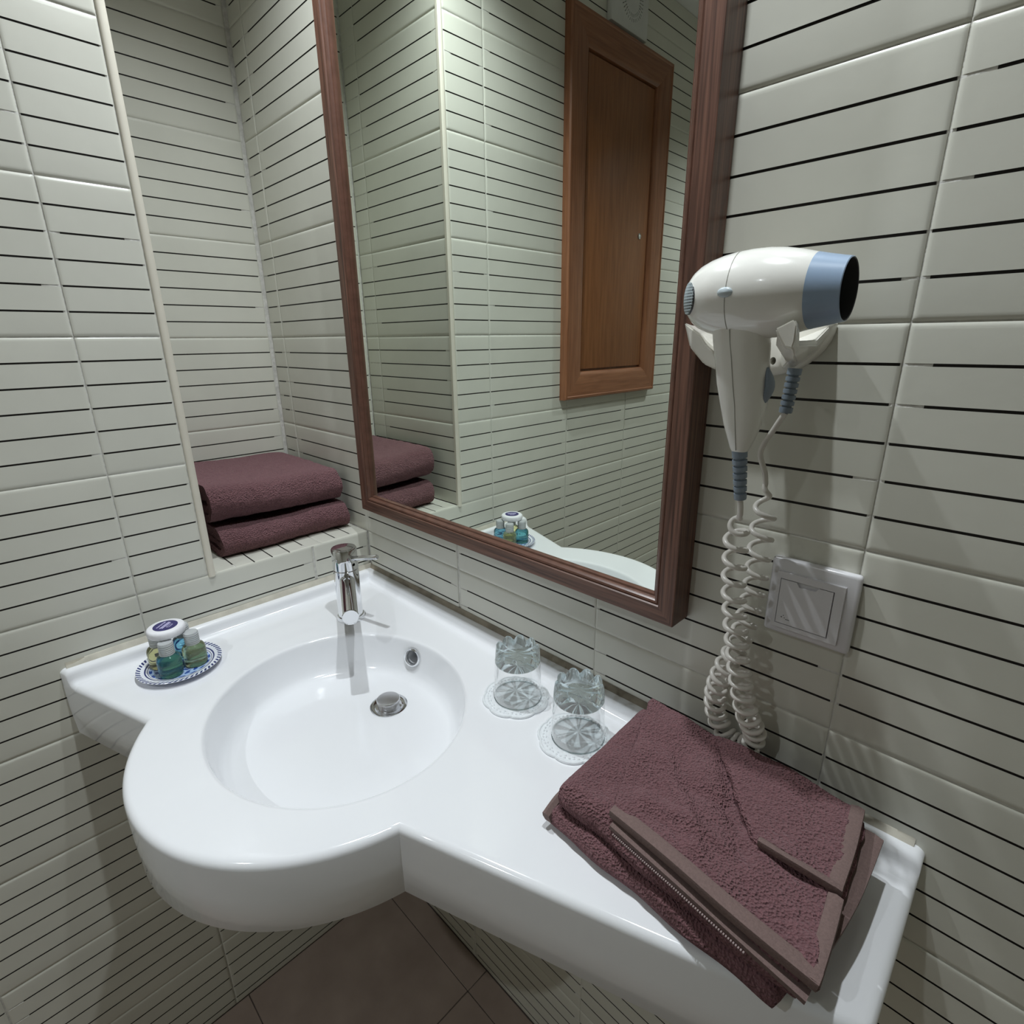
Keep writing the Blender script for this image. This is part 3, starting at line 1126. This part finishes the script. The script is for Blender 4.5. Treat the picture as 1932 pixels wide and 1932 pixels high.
put(loft('strain_relief', strain_relief(q0, q1, 0.0060, 0.0056), 'relief', sm=30), hold)

# one cord: from the handle down in a coil, round behind the towel and back up to the holder
axis_pts = catmull([hb2, (0.8140, -0.078, ZD + 0.236), (0.8080, -0.066, ZD + 0.222), (0.8060, -0.060, ZD + 0.205), (0.8080, -0.056, ZD + 0.150), (0.8150, -0.053, ZD + 0.100), (0.8240, -0.050, ZD + 0.050),
                    (0.8340, -0.046, ZD + 0.010), (0.8400, -0.030, ZD - 0.022), (0.8330, -0.0235, ZD - 0.046), (0.8130, -0.0225, ZD - 0.050), (0.7960, -0.0235, ZD - 0.030), (0.7930, -0.031, ZD + 0.005), (0.8000, -0.036, ZD + 0.040),
                    (0.8110, -0.031, ZD + 0.080), (0.8170, -0.027, ZD + 0.130), (0.8180, -0.027, ZD + 0.180), (0.8170, -0.028, ZD + 0.230), (0.8150, -0.030, ZD + 0.262), (0.8080, -0.031, ZD + 0.285), (0.8190, -0.033, ZD + 0.310), q1], 14)
L = [0.0]
for a_, b_ in zip(axis_pts[:-1], axis_pts[1:]):
    L.append(L[-1] + (b_ - a_).length)
tot = L[-1]


def at_len(s):
    lo = 0
    for i in range(len(L) - 1):
        if L[i + 1] >= s:
            t = (s - L[i]) / max(L[i + 1] - L[i], 1e-9)
            return axis_pts[i].lerp(axis_pts[i + 1], t), (axis_pts[i + 1] - axis_pts[i]).normalized()
    return axis_pts[-1], (axis_pts[-1] - axis_pts[-2]).normalized()


cord_pts = []
phase = 0.0
NS = 1500
pn = None
for i in range(NS + 1):
    s = tot * i / NS
    p_, t_ = at_len(s)
    e = min(1.0, max(0.0, (s - 0.024) / 0.018)) * min(1.0, max(0.0, (tot - 0.075 - s) / 0.03))
    # coil tightens towards the bottom
    frac = s / tot
    pitch = 0.0165 if frac < 0.5 else 0.0185 + 0.008 * max(0, frac - 0.7) / 0.3
    if frac < 0.5:
        pitch = 0.0215 - 0.0090 * min(1, frac / 0.40)
    else:
        pitch = 0.0140 + 0.014 * max(0.0, (frac - 0.6) / 0.4)
    phase -= 2 * PI * (tot / NS) / pitch * (1 if e > 0 else 0.0)
    if pn is None:
        pn = t_.cross(Y).normalized()
    pn = (pn - t_ * pn.dot(t_)).normalized()
    bn = t_.cross(pn)
    r_ = 0.0098 * e
    cord_pts.append(p_ + pn * (r_ * math.cos(phase)) + bn * (r_ * math.sin(phase)))
put(tube('coiled_cord', cord_pts, 0.0026, 'cord', n=10), dry)

# ------------------------------------------------------------------ wall socket
so = thing('wall_socket', 'white square wall socket with a hinged lid beside the hanging cord', 'socket', (0.866, 0, ZD + 0.135))
put(box('socket_plate', 0.826, 0.906, -0.0105, -0.0002, ZD + 0.0945, ZD + 0.1770, 'socket', bev=0.0035, seg=3), so)
gx0, gx1, gz0, gz1 = 0.8385 - 0.0007, 0.8860 + 0.0010, ZD + 0.1085 - 0.0010, ZD + 0.1565 + 0.0007
v, f = boxes([(0.8345, gx0, -0.0138, -0.0095, ZD + 0.1030, ZD + 0.1640), (gx1, 0.8955, -0.0138, -0.0095, ZD + 0.1030, ZD + 0.1640), (gx0, gx1, -0.0138, -0.0095, ZD + 0.1030, gz0), (gx0, gx1, -0.0138, -0.0095, gz1, ZD + 0.1640)])
put(from_data('lid_frame', v, f, 'socket', sm=0), so)
# lid with a finger notch at the top
lx0, lx1, lz0, lz1 = 0.8385, 0.8860, ZD + 0.1085, ZD + 0.1565
poly = [(lx0, lz0), (lx1, lz0), (lx1, lz1)] + [(0.8735, lz1), (0.8705, lz1 - 0.004), (0.8560, lz1 - 0.0045), (0.8530, lz1)] + [(lx0, lz1)]
ld = put(loft('lid', [[Vector((x_, y_, z_)) for x_, z_ in poly] for y_ in (-0.0100, -0.0142)], 'socket', sm=20), so)
for x_, z_, w_, h_ in ((0.8432, 0.1150, 0.0012, 0.0012), (0.8450, 0.1172, 0.0009, 0.0009), (0.8462, 0.1148, 0.0009, 0.0009), (0.8476, 0.1136, 0.0040, 0.0007)):
    sub(box('print_mark', x_, x_ + w_, -0.01427, -0.0140, ZD + z_, ZD + z_ + h_, 'mark'), ld)

# ------------------------------------------------------------------ tumblers on lace coasters
def make_coaster(name):
    root = bpy.data.objects.new(name, None)
    root.empty_display_size = 0.02
    C.objects.link(root)
    NL = 8
    n = 128

    def rad_(i, base):
        a = 2 * PI * i / n
        return base + 0.0030 * abs(math.cos(a * NL / 2)) ** 0.7 if base > 0.04 else base
    rg = []
    for base, z_ in ((0.030, 0.0), (0.0455, 0.0), (0.0462, 0.0012), (0.0455, 0.0030), (0.0435, 0.0032), (0.0425, 0.0022), (0.0380, 0.0020), (0.0345, 0.0022), (0.0005, 0.0020)):
        rg.append([Vector((rad_(i, base) * math.cos(2 * PI * i / n), rad_(i, base) * math.sin(2 * PI * i / n), z_)) for i in range(n)])
    loft('coaster_disc', rg, 'coaster', root, sm=40)
    # raised lace beads
    V, F = [], []
    for R_, cnt, br in ((0.0408, 44, 0.0013), (0.0372, 22, 0.0012)):
        for i in range(cnt):
            a = 2 * PI * i / cnt
            for k in (0,):
                c_ = Vector((R_ * math.cos(a), R_ * math.sin(a), 0.0022))
                e1 = Vector((math.cos(a), math.sin(a), 0))
                e2 = Vector((-math.sin(a), math.cos(a), 0))
                v, f = loft_data([circle(c_, br, e1, e2, 8, br * 1.5), circle(c_ + Z * 0.0010, br * 0.7, e1, e2, 8, br), circle(c_ + Z * 0.0013, 0.0001, e1, e2, 8)])
                n0 = len(V)
                V += v
                F += [tuple(q + n0 for q in ff) for ff in f]
    o = from_data('lace_beads', V, F, 'coaster', root, sm=60)
    o['kind'] = 'stuff'
    # speckled clear centre as shallow dimples
    return root


def make_glass(name):
    """upturned tumbler: rim down, thick fluted foot on top"""
    root = bpy.data.objects.new(name, None)
    root.empty_display_size = 0.02
    C.objects.link(root)
    lathe('glass_wall', [(0.0342, 0.0), (0.0345, 0.0006), (0.0338, 0.030), (0.0325, 0.058)], 'glass_thin', root, n=56, cap0=False, cap1=False)
    lathe('glass_rim', [(0.0332, 0.0), (0.0346, 0.0), (0.0347, 0.0012), (0.0333, 0.0012), (0.0332, 0.0)], 'glass_thick', root, n=56, cap0=False, cap1=False)
    n = 96
    NF = 9

    def rr_(i, base, amp):
        a = 2 * PI * i / n
        return base * (1 + amp * (abs(math.cos(a * NF / 2)) ** 0.6 - 1))
    rg = []
    for base, z_, amp, wob in ((0.0005, 0.0590, 0, 0), (0.018, 0.0585, 0, 0), (0.0295, 0.0570, 0, 0), (0.0318, 0.0570, 0, 0), (0.0325, 0.0590, 0, 0), (0.0323, 0.0650, 0.02, 0), (0.0318, 0.0720, 0.06, 0.001), (0.0310, 0.0800, 0.12, 0.006), (0.0292, 0.0828, 0.14, 0.009), (0.021, 0.0792, 0.12, 0.010), (0.011, 0.0735, 0.05, 0.004), (0.0005, 0.0715, 0, 0)):
        ring_ = []
        for i in range(n):
            a = 2 * PI * i / n
            w_ = wob * (abs(math.cos(a * NF / 2)) ** 0.6 - 1)
            r_ = rr_(i, base, amp)
            ring_.append(Vector((r_ * math.cos(a), r_ * math.sin(a), z_ + w_)))
        rg.append(ring_)
    loft('fluted_foot', rg, 'glass_thick', root, sm=18)
    return root


co1 = make_coaster('lace_coaster')
co2 = copy_tree(co1)
gl1 = make_glass('tumbler')
gl2 = copy_tree(gl1)
for o, (x_, y_, z_), lab, cat, grp, rz in (
        (co1, (0.5300, -0.0860, CT), 'white lace-patterned coaster under the tumbler closer to the tap', 'coaster', 'lace coasters on the washbasin', 0.2),
        (co2, (0.6435, -0.0930, CT), 'white lace-patterned coaster under the tumbler beside the folded towel', 'coaster', 'lace coasters on the washbasin', 0.5),
        (gl1, (0.5310, -0.0830, CT + 0.0024), 'upturned clear tumbler with fluted foot, the one closer to the tap', 'tumbler', 'upturned tumblers', 0.1),
        (gl2, (0.6455, -0.0890, CT + 0.0024), 'upturned clear tumbler with fluted foot, the one beside the folded towel', 'tumbler', 'upturned tumblers', 0.45)):
    o.location = (x_, y_, z_)
    o.rotation_euler = (0, 0, rz)
    tag(o, lab, cat, grp)

# ------------------------------------------------------------------ painted plate, toiletry bottles, wrapped soap
PC = Vector((0.0885, -0.4030, CT))
pl_o = lathe('painted_plate', [(0.030, 0.0), (0.033, 0.0002), (0.036, 0.0035), (0.0585, 0.0085), (0.0600, 0.0096), (0.0592, 0.0104), (0.0560, 0.0098), (0.0440, 0.0066), (0.0400, 0.0050), (0.0, 0.0048)], 'plate', n=72, sm=30)
pl_o.location = PC
pl_o.rotation_euler = (0, 0, 0.4)
tag(pl_o, 'small round plate painted with blue patterns, holding toiletry bottles', 'plate')


def make_bottle(liq):
    root = bpy.data.objects.new('toiletry_bottle', None)
    root.empty_display_size = 0.02
    C.objects.link(root)
    lathe('bottle_body', [(0.0005, 0.0006), (0.0130, 0.0), (0.0158, 0.0010), (0.0166, 0.0040), (0.0168, 0.0240), (0.0165, 0.0295), (0.0145, 0.0335), (0.0112, 0.0355), (0.0100, 0.0365)], liq, root, n=40, sm=45)
    cp = [(0.0098, 0.0360)]
    for k in range(6):
        z_ = 0.0365 + k * 0.0031
        cp += [(0.0106, z_ + 0.0003), (0.0106, z_ + 0.0020), (0.0097, z_ + 0.0024)]
    cp += [(0.0102, 0.0555), (0.0096, 0.0566), (0.0, 0.0568)]
    lathe('bottle_cap', cp, 'cap', root, n=32, sm=40)
    return root


for x_, y_, liq, lab in ((0.1085, -0.4200, 'liq_blue', 'small bottle of blue-green liquid on the plate, under the soap and farther from both walls'),
                         (0.1020, -0.3830, 'liq_green', 'small bottle of yellow-green liquid standing clear of the soap on the plate'),
                         (0.0690, -0.4240, 'liq_yellow', 'small bottle of yellow liquid under the wrapped soap, against the tiled wall side'),
                         (0.0650, -0.3870, 'liq_skyblue', 'small bottle of pale blue liquid half hidden behind the other bottles')):
    b_ = make_bottle(liq)
    b_.location = (x_, y_, CT + 0.0048)
    tag(b_, lab, 'bottle', 'toiletry bottles on the painted plate')

sp = thing('wrapped_soap', 'round soap wrapped in white paper with navy label lying on the bottle caps', 'soap', (0.0835, -0.4105, CT + 0.0618))
n = 64
rg = []
for base, z_, amp in ((0.0005, 0.0, 0), (0.020, 0.0002, 0), (0.0245, 0.0012, 0.012), (0.0262, 0.0040, 0.02), (0.0264, 0.0100, 0.012), (0.0255, 0.0124, 0.006), (0.0235, 0.0138, 0), (0.0005, 0.0142, 0)):
    rg.append([Vector((base * (1 + amp * math.sin(i * 2.9)) * math.cos(2 * PI * i / n), base * (1 + amp * math.sin(i * 2.9)) * math.sin(2 * PI * i / n), z_)) for i in range(n)])
loft('soap_wrapper', rg, 'paper', sp, sm=40)
lb = lathe('soap_label', [(0.0170, 0.0138), (0.0170, 0.01435), (0.0, 0.0146)], 'navy', sp, n=40)
# printed lines on the label: an outlined box and two rows of bars
pr = []
for (a0, a1, b0, b1) in ((-0.0055, 0.0055, 0.0085, 0.0094), (-0.0055, 0.0055, 0.0048, 0.0057), (-0.0055, -0.0046, 0.0048, 0.0094), (0.0046, 0.0055, 0.0048, 0.0094), (-0.010, 0.010, 0.0005, 0.0026), (-0.011, 0.011, -0.0022, -0.0004)):
    pr.append((a0, a1, b0, b1, 0.01445, 0.01475))
for k in range(7):
    pr.append((-0.0105 + k * 0.003, -0.0105 + k * 0.003 + 0.002, -0.0086, -0.0062 + 0.0006 * (k % 2), 0.01425, 0.01465))
v, f = boxes(pr)
po_ = from_data('soap_print', v, f, 'print', lb, sm=0)
po_.rotation_euler = (0, 0, math.radians(-50))

# ------------------------------------------------------------------ towels
def fuzz(p, amp, seed):
    q = Vector((p.x * 260 + seed, p.y * 260, p.z * 260))
    w = Vector((p.x * 40 + seed, p.y * 40, p.z * 40))
    return noise.noise(q) * amp * 0.5 + noise.noise(w) * amp


def ribbon_section(path, t):
    """outline of a ribbon of thickness t along a 2D path (rounded ends)"""
    n = len(path)
    left, right = [], []
    for i, p in enumerate(path):
        d = (path[min(i + 1, n - 1)] - path[max(i - 1, 0)]).normalized()
        nn = Vector((-d.y, d.x))
        left.append(p + nn * t / 2)
        right.append(p - nn * t / 2)
    d0, d1 = (path[0] - path[1]).normalized(), (path[-1] - path[-2]).normalized()
    cap1 = [path[-1] + d1 * (t * 0.32) + (left[-1] - path[-1]) * 0.6, path[-1] + d1 * (t * 0.45), path[-1] + d1 * (t * 0.32) + (right[-1] - path[-1]) * 0.6]
    cap0 = [path[0] + d0 * (t * 0.32) + (right[0] - path[0]) * 0.6, path[0] + d0 * (t * 0.45), path[0] + d0 * (t * 0.32) + (left[0] - path[0]) * 0.6]
    return left + cap1 + right[::-1] + cap0


def fold_path(x_back, x_front, z0, z1, step=0.004, ztilt=0.0):
    """a C lying open to the back: along the bottom, round the front, back along the top"""
    r = (z1 - z0) / 2
    pts = []
    n = max(2, int((x_front - r - x_back) / step))
    for i in range(n):
        pts.append(Vector((x_back + (x_front - r - x_back) * i / n, z0)))
    m_ = max(6, int(PI * r / step))
    for i in range(m_ + 1):
        a = -PI / 2 + PI * i / m_
        # a slightly squashed nose
        pts.append(Vector((x_front - r + r * math.cos(a) * 0.95, (z0 + z1) / 2 + r * math.sin(a))))
    for i in range(1, n + 1):
        pts.append(Vector((x_front - r + (x_back - x_front + r) * i / n, z1)))
    return pts


def folded_towel(name, x_back, x_front, ya, yb, z0, H, layers, t, seed, sag, label, group):
    """folds nested with the nose to the room; the layered ends show along y"""
    V, F = [], []
    ny = 66
    for li in range(layers):
        ins = li * (t + 0.0012)
        path = fold_path(x_back + 0.004 * li, x_front - ins, z0 + t / 2 + ins, z0 + H - t / 2 - ins)
        sec = ribbon_section(path, t)
        rg = []
        for j in range(ny + 1):
            s = j / ny
            y_ = ya + (yb - ya) * s + (0.004 * li if s < 0.5 else -0.004 * li) * (1 if (j == 0 or j == ny) else 0)
            e = min(s, 1 - s) * (yb - ya)
            sh = 1.0 - 0.55 * max(0.0, 1 - e / 0.006) ** 2       # ribbon thins at its ends
            ring_ = []
            for k, q in enumerate(sec):
                h_ = (q.y - z0) / H
                z_ = q.y + sag(q.x, y_, h_)
                x_ = q.x + 0.006 * noise.noise(Vector((y_ * 9 + seed, q.y * 14, li * 3.1))) * (1 if q.x > x_back + 0.1 else 0.3)
                p = Vector((x_, y_ + 0.0025 * noise.noise(Vector((x_ * 30, q.y * 60, seed + li))), z_))
                d = fuzz(p, 0.0026, seed)
                c_ = Vector((p.x - (x_back + x_front) / 2, 0, p.z - (z0 + H / 2))).normalized()
                p += c_ * d
                p.z = max(p.z, ZD + 0.0008) if z0 < ZD + 0.01 else p.z
                ring_.append(p)
            rg.append(ring_)
        v, f = loft_data(rg)
        n0 = len(V)
        V += [tuple(q) for q in v]
        F += [tuple(i + n0 for i in q) for q in f]
    o = from_data('towel_folds', V, F, 'towel', sm=60)
    root = thing(name, label, 'towel', ((x_back + x_front) / 2, (ya + yb) / 2, z0), group)
    put(o, root)
    return root


folded_towel('folded_towel', -0.335, -0.052, -0.272, -0.014, ZD + 0.001, 0.0570, 2, 0.0130, 3.3, lambda x, y, h: -0.004 * h * (1 + math.sin(y * 30)) * 0.5,
             'folded brown terry towel lying directly on the tiled niche ledge', 'brown towels in the niche')
folded_towel('folded_towel', -0.345, -0.058, -0.280, -0.020, ZD + 0.0640, 0.0730, 2, 0.0155, 8.1, lambda x, y, h: h * (-0.012 * max(0, (y + 0.16) / 0.14) + 0.004 * math.sin((y + 0.1) * 25)) - (1 - h) * 0.002 + (0.010 * (1 - (y + 0.28) / 0.26) * (1 if x > -0.12 else 0) * (x + 0.12) / 0.062 * (1 - h)),
             'folded brown terry towel on top of the other towel in the niche', 'brown towels in the niche')


def bil(c, s, t):
    a = Vector(c[0]).lerp(Vector(c[1]), s)
    b = Vector(c[3]).lerp(Vector(c[2]), s)
    return a.lerp(b, t)


def slab_towel(name, corners, t, root, seed, nx=90, ny=70, edge=None, droop=None, wave=0.003, mat='towel', fz=0.0015):
    """a soft slab: corners FL, FR, BR, BL (mid-height positions), thickness t, rounded all round"""
    e = edge or t / 2
    top, bot = [], []
    L1 = (Vector(corners[1]) - Vector(corners[0])).length
    L2 = (Vector(corners[3]) - Vector(corners[0])).length
    for j in range(ny + 1):
        for i in range(nx + 1):
            s, u = i / nx, j / ny
            p = bil(corners, s, u)
            d = min(s * L1, (1 - s) * L1, u * L2, (1 - u) * L2)
            k = 1.0 if d >= e else math.sqrt(max(0.0, 1 - (1 - d / e) ** 2))
            w = wave * noise.noise(Vector((p.x * 22 + seed, p.y * 22, seed)))
            dr = droop(s, u) if droop else 0.0
            f_ = fuzz(p + Vector((0, 0, 1)), fz, seed)
            cs, cu = abs(2 * s - 1), abs(2 * u - 1)
            rc = max(0.0, cs * cu - 0.80) / 0.20
            p = p + (bil(corners, 0.5, 0.5) - p) * (0.022 * rc * rc)
            p = p + Vector((0, 1, 0)) * (0.0016 * math.sin(p.x * 70 + seed) * (1 - u) ** 4)
            ex = 0.0020 * noise.noise(Vector((p.x * 60, p.y * 60, seed + 5))) if d < 1e-6 else 0
            tp_ = p + Z * (t / 2 * k + w + dr + f_ * (0.4 + 0.6 * k))
            bt_ = p + Z * (-t / 2 * k + dr)
            top.append(tp_ + Vector((ex, ex, 0)))
            bot.append(bt_ + Vector((ex, ex, 0)))
    n = (nx + 1) * (ny + 1)
    V = top + bot
    F = []
    for j in range(ny):
        for i in range(nx):
            a = j * (nx + 1) + i
            F.append((a, a + 1, a + nx + 2, a + nx + 1))
            F.append((n + a, n + a + nx + 1, n + a + nx + 2, n + a + 1))
    per = [i for i in range(nx + 1)] + [(j + 1) * (nx + 1) - 1 for j in range(1, ny + 1)] + [ny * (nx + 1) + i for i in range(nx - 1, -1, -1)] + [j * (nx + 1) for j in range(ny - 1, 0, -1)]
    for a, b in zip(per, per[1:] + per[:1]):
        F.append((a, n + a, n + b, b))
    o = from_data(name, V, F, mat, sm=60)
    return put(o, root), top


def hem_strip(name, pts, w_dir, w, t, root, n=60):
    """flat woven hem along a path: pts edge polyline, w_dir(s) direction inward, width w, thickness t"""
    cp = catmull(pts, max(2, n // (len(pts) - 1)))
    rg = []
    for i, p in enumerate(cp):
        tg = (cp[min(i + 1, len(cp) - 1)] - cp[max(i - 1, 0)]).normalized()
        wd = Vector(w_dir)
        wd = (wd - tg * wd.dot(tg)).normalized()
        nn = tg.cross(wd).normalized()
        if nn.z < 0:
            nn = -nn
        sec = []
        for a, h in ((0.0, -0.5), (-0.12 * t / w, 0.0), (0.0, 0.5), (0.5, 0.62), (1.0, 0.35), (1.0, -0.5)):
            sec.append(p + wd * (a * w) + nn * (h * t))
        rg.append(sec)
    return put(loft(name, rg, 'hem', sm=40), root)


# counter towel: lower folded slab, thick fold, loose upper layers with woven hems
ct = thing('bath_towel', 'folded brown terry bath towel with woven hems lying on the washbasin counter', 'towel', (0.83, -0.13, CT))
zc = CT


def P3(x, y, h):
    return (x, y, CT + h)


CREASES = [((0.20, 0.55), (0.45, 0.15), 0.004, 0.05), ((0.42, 0.95), (0.62, 0.35), -0.005, 0.06), ((0.15, 0.20), (0.55, 0.28), 0.003, 0.05), ((0.30, 0.45), (0.75, 0.62), -0.003, 0.05), ((0.70, 0.95), (0.95, 0.45), 0.003, 0.06)]


def crease(s_, u_):
    out = 0.0
    for (ax_, ay_), (bx_, by_), amp_, wd_ in CREASES:
        dx_, dy_ = bx_ - ax_, by_ - ay_
        t_ = max(0, min(1, ((s_ - ax_) * dx_ + (u_ - ay_) * dy_) / (dx_ * dx_ + dy_ * dy_)))
        d_ = math.hypot(s_ - ax_ - dx_ * t_, u_ - ay_ - dy_ * t_)
        out += 1.4 * amp_ * math.exp(-(d_ / wd_) ** 2)
    e_ = min(s_, 1 - s_, u_, 1 - u_)
    return out * min(1, e_ / 0.08)


slab_towel('lower_fold', [P3(0.704, -0.221, 0.0125), P3(0.944, -0.2285, 0.0125), P3(0.960, -0.046, 0.0125), P3(0.702, -0.050, 0.0125)], 0.024, ct, 1.0, edge=0.010, wave=0.0015)
slab_towel('middle_fold', [P3(0.710, -0.212, 0.039), P3(0.957, -0.228, 0.036), P3(0.962, -0.044, 0.036), P3(0.706, -0.038, 0.041)], 0.034, ct, 4.0, edge=0.016, wave=0.003)
_, tp1 = slab_towel('upper_layer', [P3(0.776, -0.2075, 0.0605), P3(0.964, -0.2235, 0.0525), P3(0.955, -0.050, 0.0605), P3(0.714, -0.034, 0.066)], 0.010, ct, 6.0, edge=0.005, wave=0.006, droop=crease)
slab_towel('loose_flap', [P3(0.888, -0.150, 0.0655), P3(0.957, -0.1465, 0.0650), P3(0.950, -0.051, 0.0690), P3(0.800, -0.040, 0.0745)], 0.008, ct, 9.0, nx=60, ny=60, edge=0.004, wave=0.004,
           droop=lambda s_, u_: -0.010 * (1 - s_) ** 3 * (0.3 + 0.7 * u_) + 0.006 * math.sin(PI * min(1, s_ * 1.05)) * (1 - u_) ** 4)
hem_strip('hem', [P3(0.776, -0.2085, 0.060), P3(0.840, -0.2175, 0.0635), P3(0.905, -0.2245, 0.0605), P3(0.9645, -0.2245, 0.053)], (0, 1, 0.1), 0.013, 0.0095, ct)
hem_strip('hem', [P3(0.780, -0.2135, 0.0505), P3(0.850, -0.222, 0.0500), P3(0.915, -0.228, 0.0455), P3(0.960, -0.2295, 0.039)], (0, 1, 0.2), 0.010, 0.0060, ct)
hem_strip('hem', [P3(0.9648, -0.2235, 0.053), P3(0.9630, -0.185, 0.057), P3(0.9600, -0.150, 0.060)], (-1, 0, 0.1), 0.011, 0.0095, ct)
hem_strip('hem', [P3(0.892, -0.1510, 0.0690), P3(0.922, -0.1525, 0.0705), P3(0.9575, -0.1475, 0.0655)], (0, 1, 0.1), 0.006, 0.0075, ct)
hem_strip('hem', [P3(0.9575, -0.148, 0.065), P3(0.9555, -0.100, 0.068), P3(0.9505, -0.050, 0.069)], (-1, 0, 0.1), 0.011, 0.0080, ct)
hem_strip('hem', [P3(0.9600, -0.200, 0.040), P3(0.9680, -0.130, 0.046), P3(0.9690, -0.050, 0.048)], (-1, 0, 0.2), 0.016, 0.0060, ct)
hem_strip('hem', [P3(0.7035, -0.2215, 0.0135), P3(0.7025, -0.200, 0.020), P3(0.7045, -0.180, 0.024)], (1, 0, 0.1), 0.008, 0.0120, ct)

# stitching along the lower woven hem
sv = []
for k in range(64):
    t_ = k / 63
    a_ = Vector(P3(0.786, -0.2180, 0.0500)).lerp(Vector(P3(0.850, -0.2256, 0.0500)), min(1, t_ * 2)) if t_ < 0.5 else Vector(P3(0.850, -0.2256, 0.0500)).lerp(Vector(P3(0.915, -0.2316, 0.0455)), (t_ - 0.5) * 2)
    sv.append((a_.x, a_.x + 0.0012, a_.y - 0.0006, a_.y + 0.0012, a_.z - 0.0004, a_.z + 0.0006))
v, f = boxes(sv)
MT['stitch'] = simple('stitch_thread', (0.27, 0.21, 0.20), 0.8)
st = from_data('stitching', v, f, 'stitch', sm=0)
st['kind'] = 'stuff'
put(st, ct)

# ------------------------------------------------------------------ on the left wall, seen in the mirror
pa = thing('access_panel', 'brown wooden access door in a wide frame fixed to the tiled wall', 'access door', (0, -0.923, ZD + 0.225))
PY0, PY1, PZ0, PZ1 = -1.157, -0.690, ZD + 0.224, ZD + 1.138
pp_ = [(0.0, 0.0), (0.0, 0.018), (0.003, 0.022), (0.008, 0.0225), (0.010, 0.0205), (0.014, 0.0205), (0.062, 0.0205), (0.068, 0.018), (0.074, 0.014), (0.076, 0.006), (0.076, 0.0)]


def prail(name, a, b, ia, ib, mat):
    ra = [Vector((h, a[0] + ia[0] * d, a[1] + ia[1] * d)) for d, h in pp_]
    rb = [Vector((h, b[0] + ib[0] * d, b[1] + ib[1] * d)) for d, h in pp_]
    return put(loft(name, [ra, rb], mat, sm=25), pa)


prail('frame_rail', (PY0, PZ0), (PY1, PZ0), (1, 1), (-1, 1), 'panel_h')
prail('frame_rail', (PY0, PZ1), (PY1, PZ1), (1, -1), (-1, -1), 'panel_h')
prail('frame_stile', (PY0, PZ0), (PY0, PZ1), (1, 1), (1, -1), 'panel_v')
prail('frame_stile', (PY1, PZ0), (PY1, PZ1), (-1, 1), (-1, -1), 'panel_v')
put(box('panel_back', 0.0, 0.004, PY0 + 0.07, PY1 - 0.07, PZ0 + 0.07, PZ1 - 0.07, 'panel_leaf'), pa)
pd = put(box('panel_door', 0.003, 0.011, PY0 + 0.080, PY1 - 0.080, PZ0 + 0.082, PZ1 - 0.080, 'panel_leaf', bev=0.001), pa)
lathe_c = (0.011, -1.037, ZD + 0.679)
sub(lathe('lock', [(0.008, 0.0), (0.008, 0.002), (0.0055, 0.003), (0.005, 0.0015), (0.0, 0.0015)], 'chrome', c=(0.0105, -1.037, ZD + 0.679), axis='x', n=24), pd)

ve = thing('extractor_vent', 'white square extractor vent with a ring of slots above the wooden access door', 'vent', (0, -0.933, ZD + 1.15))
vp = put(box('vent_plate', 0.0005, 0.016, -1.016, -0.850, ZD + 1.147, ZD + 1.292, 'vent', bev=0.003), ve)
cv, cf = [], []
for r_ in (0.036, 0.046):
    for k in range(36):
        a = 2 * PI * k / 36
        er = Vector((0, math.cos(a), math.sin(a)))
        et = Vector((0, -math.sin(a), math.cos(a)))
        c_ = Vector((0, -0.939, ZD + 1.219)) + er * r_
        v = [c_ + er * (p * 0.0035) + et * (q * 0.0011) + X * h for h in (0.003, 0.02) for p, q in ((-1, -1), (1, -1), (1, 1), (-1, 1))]
        n0 = len(cv)
        cv += v
        cf += [tuple(i_ + n0 for i_ in t_) for t_ in ((3, 2, 1, 0), (4, 5, 6, 7), (0, 1, 5, 4), (1, 2, 6, 5), (2, 3, 7, 6), (3, 0, 4, 7))]
cut(vp, cv, cf)
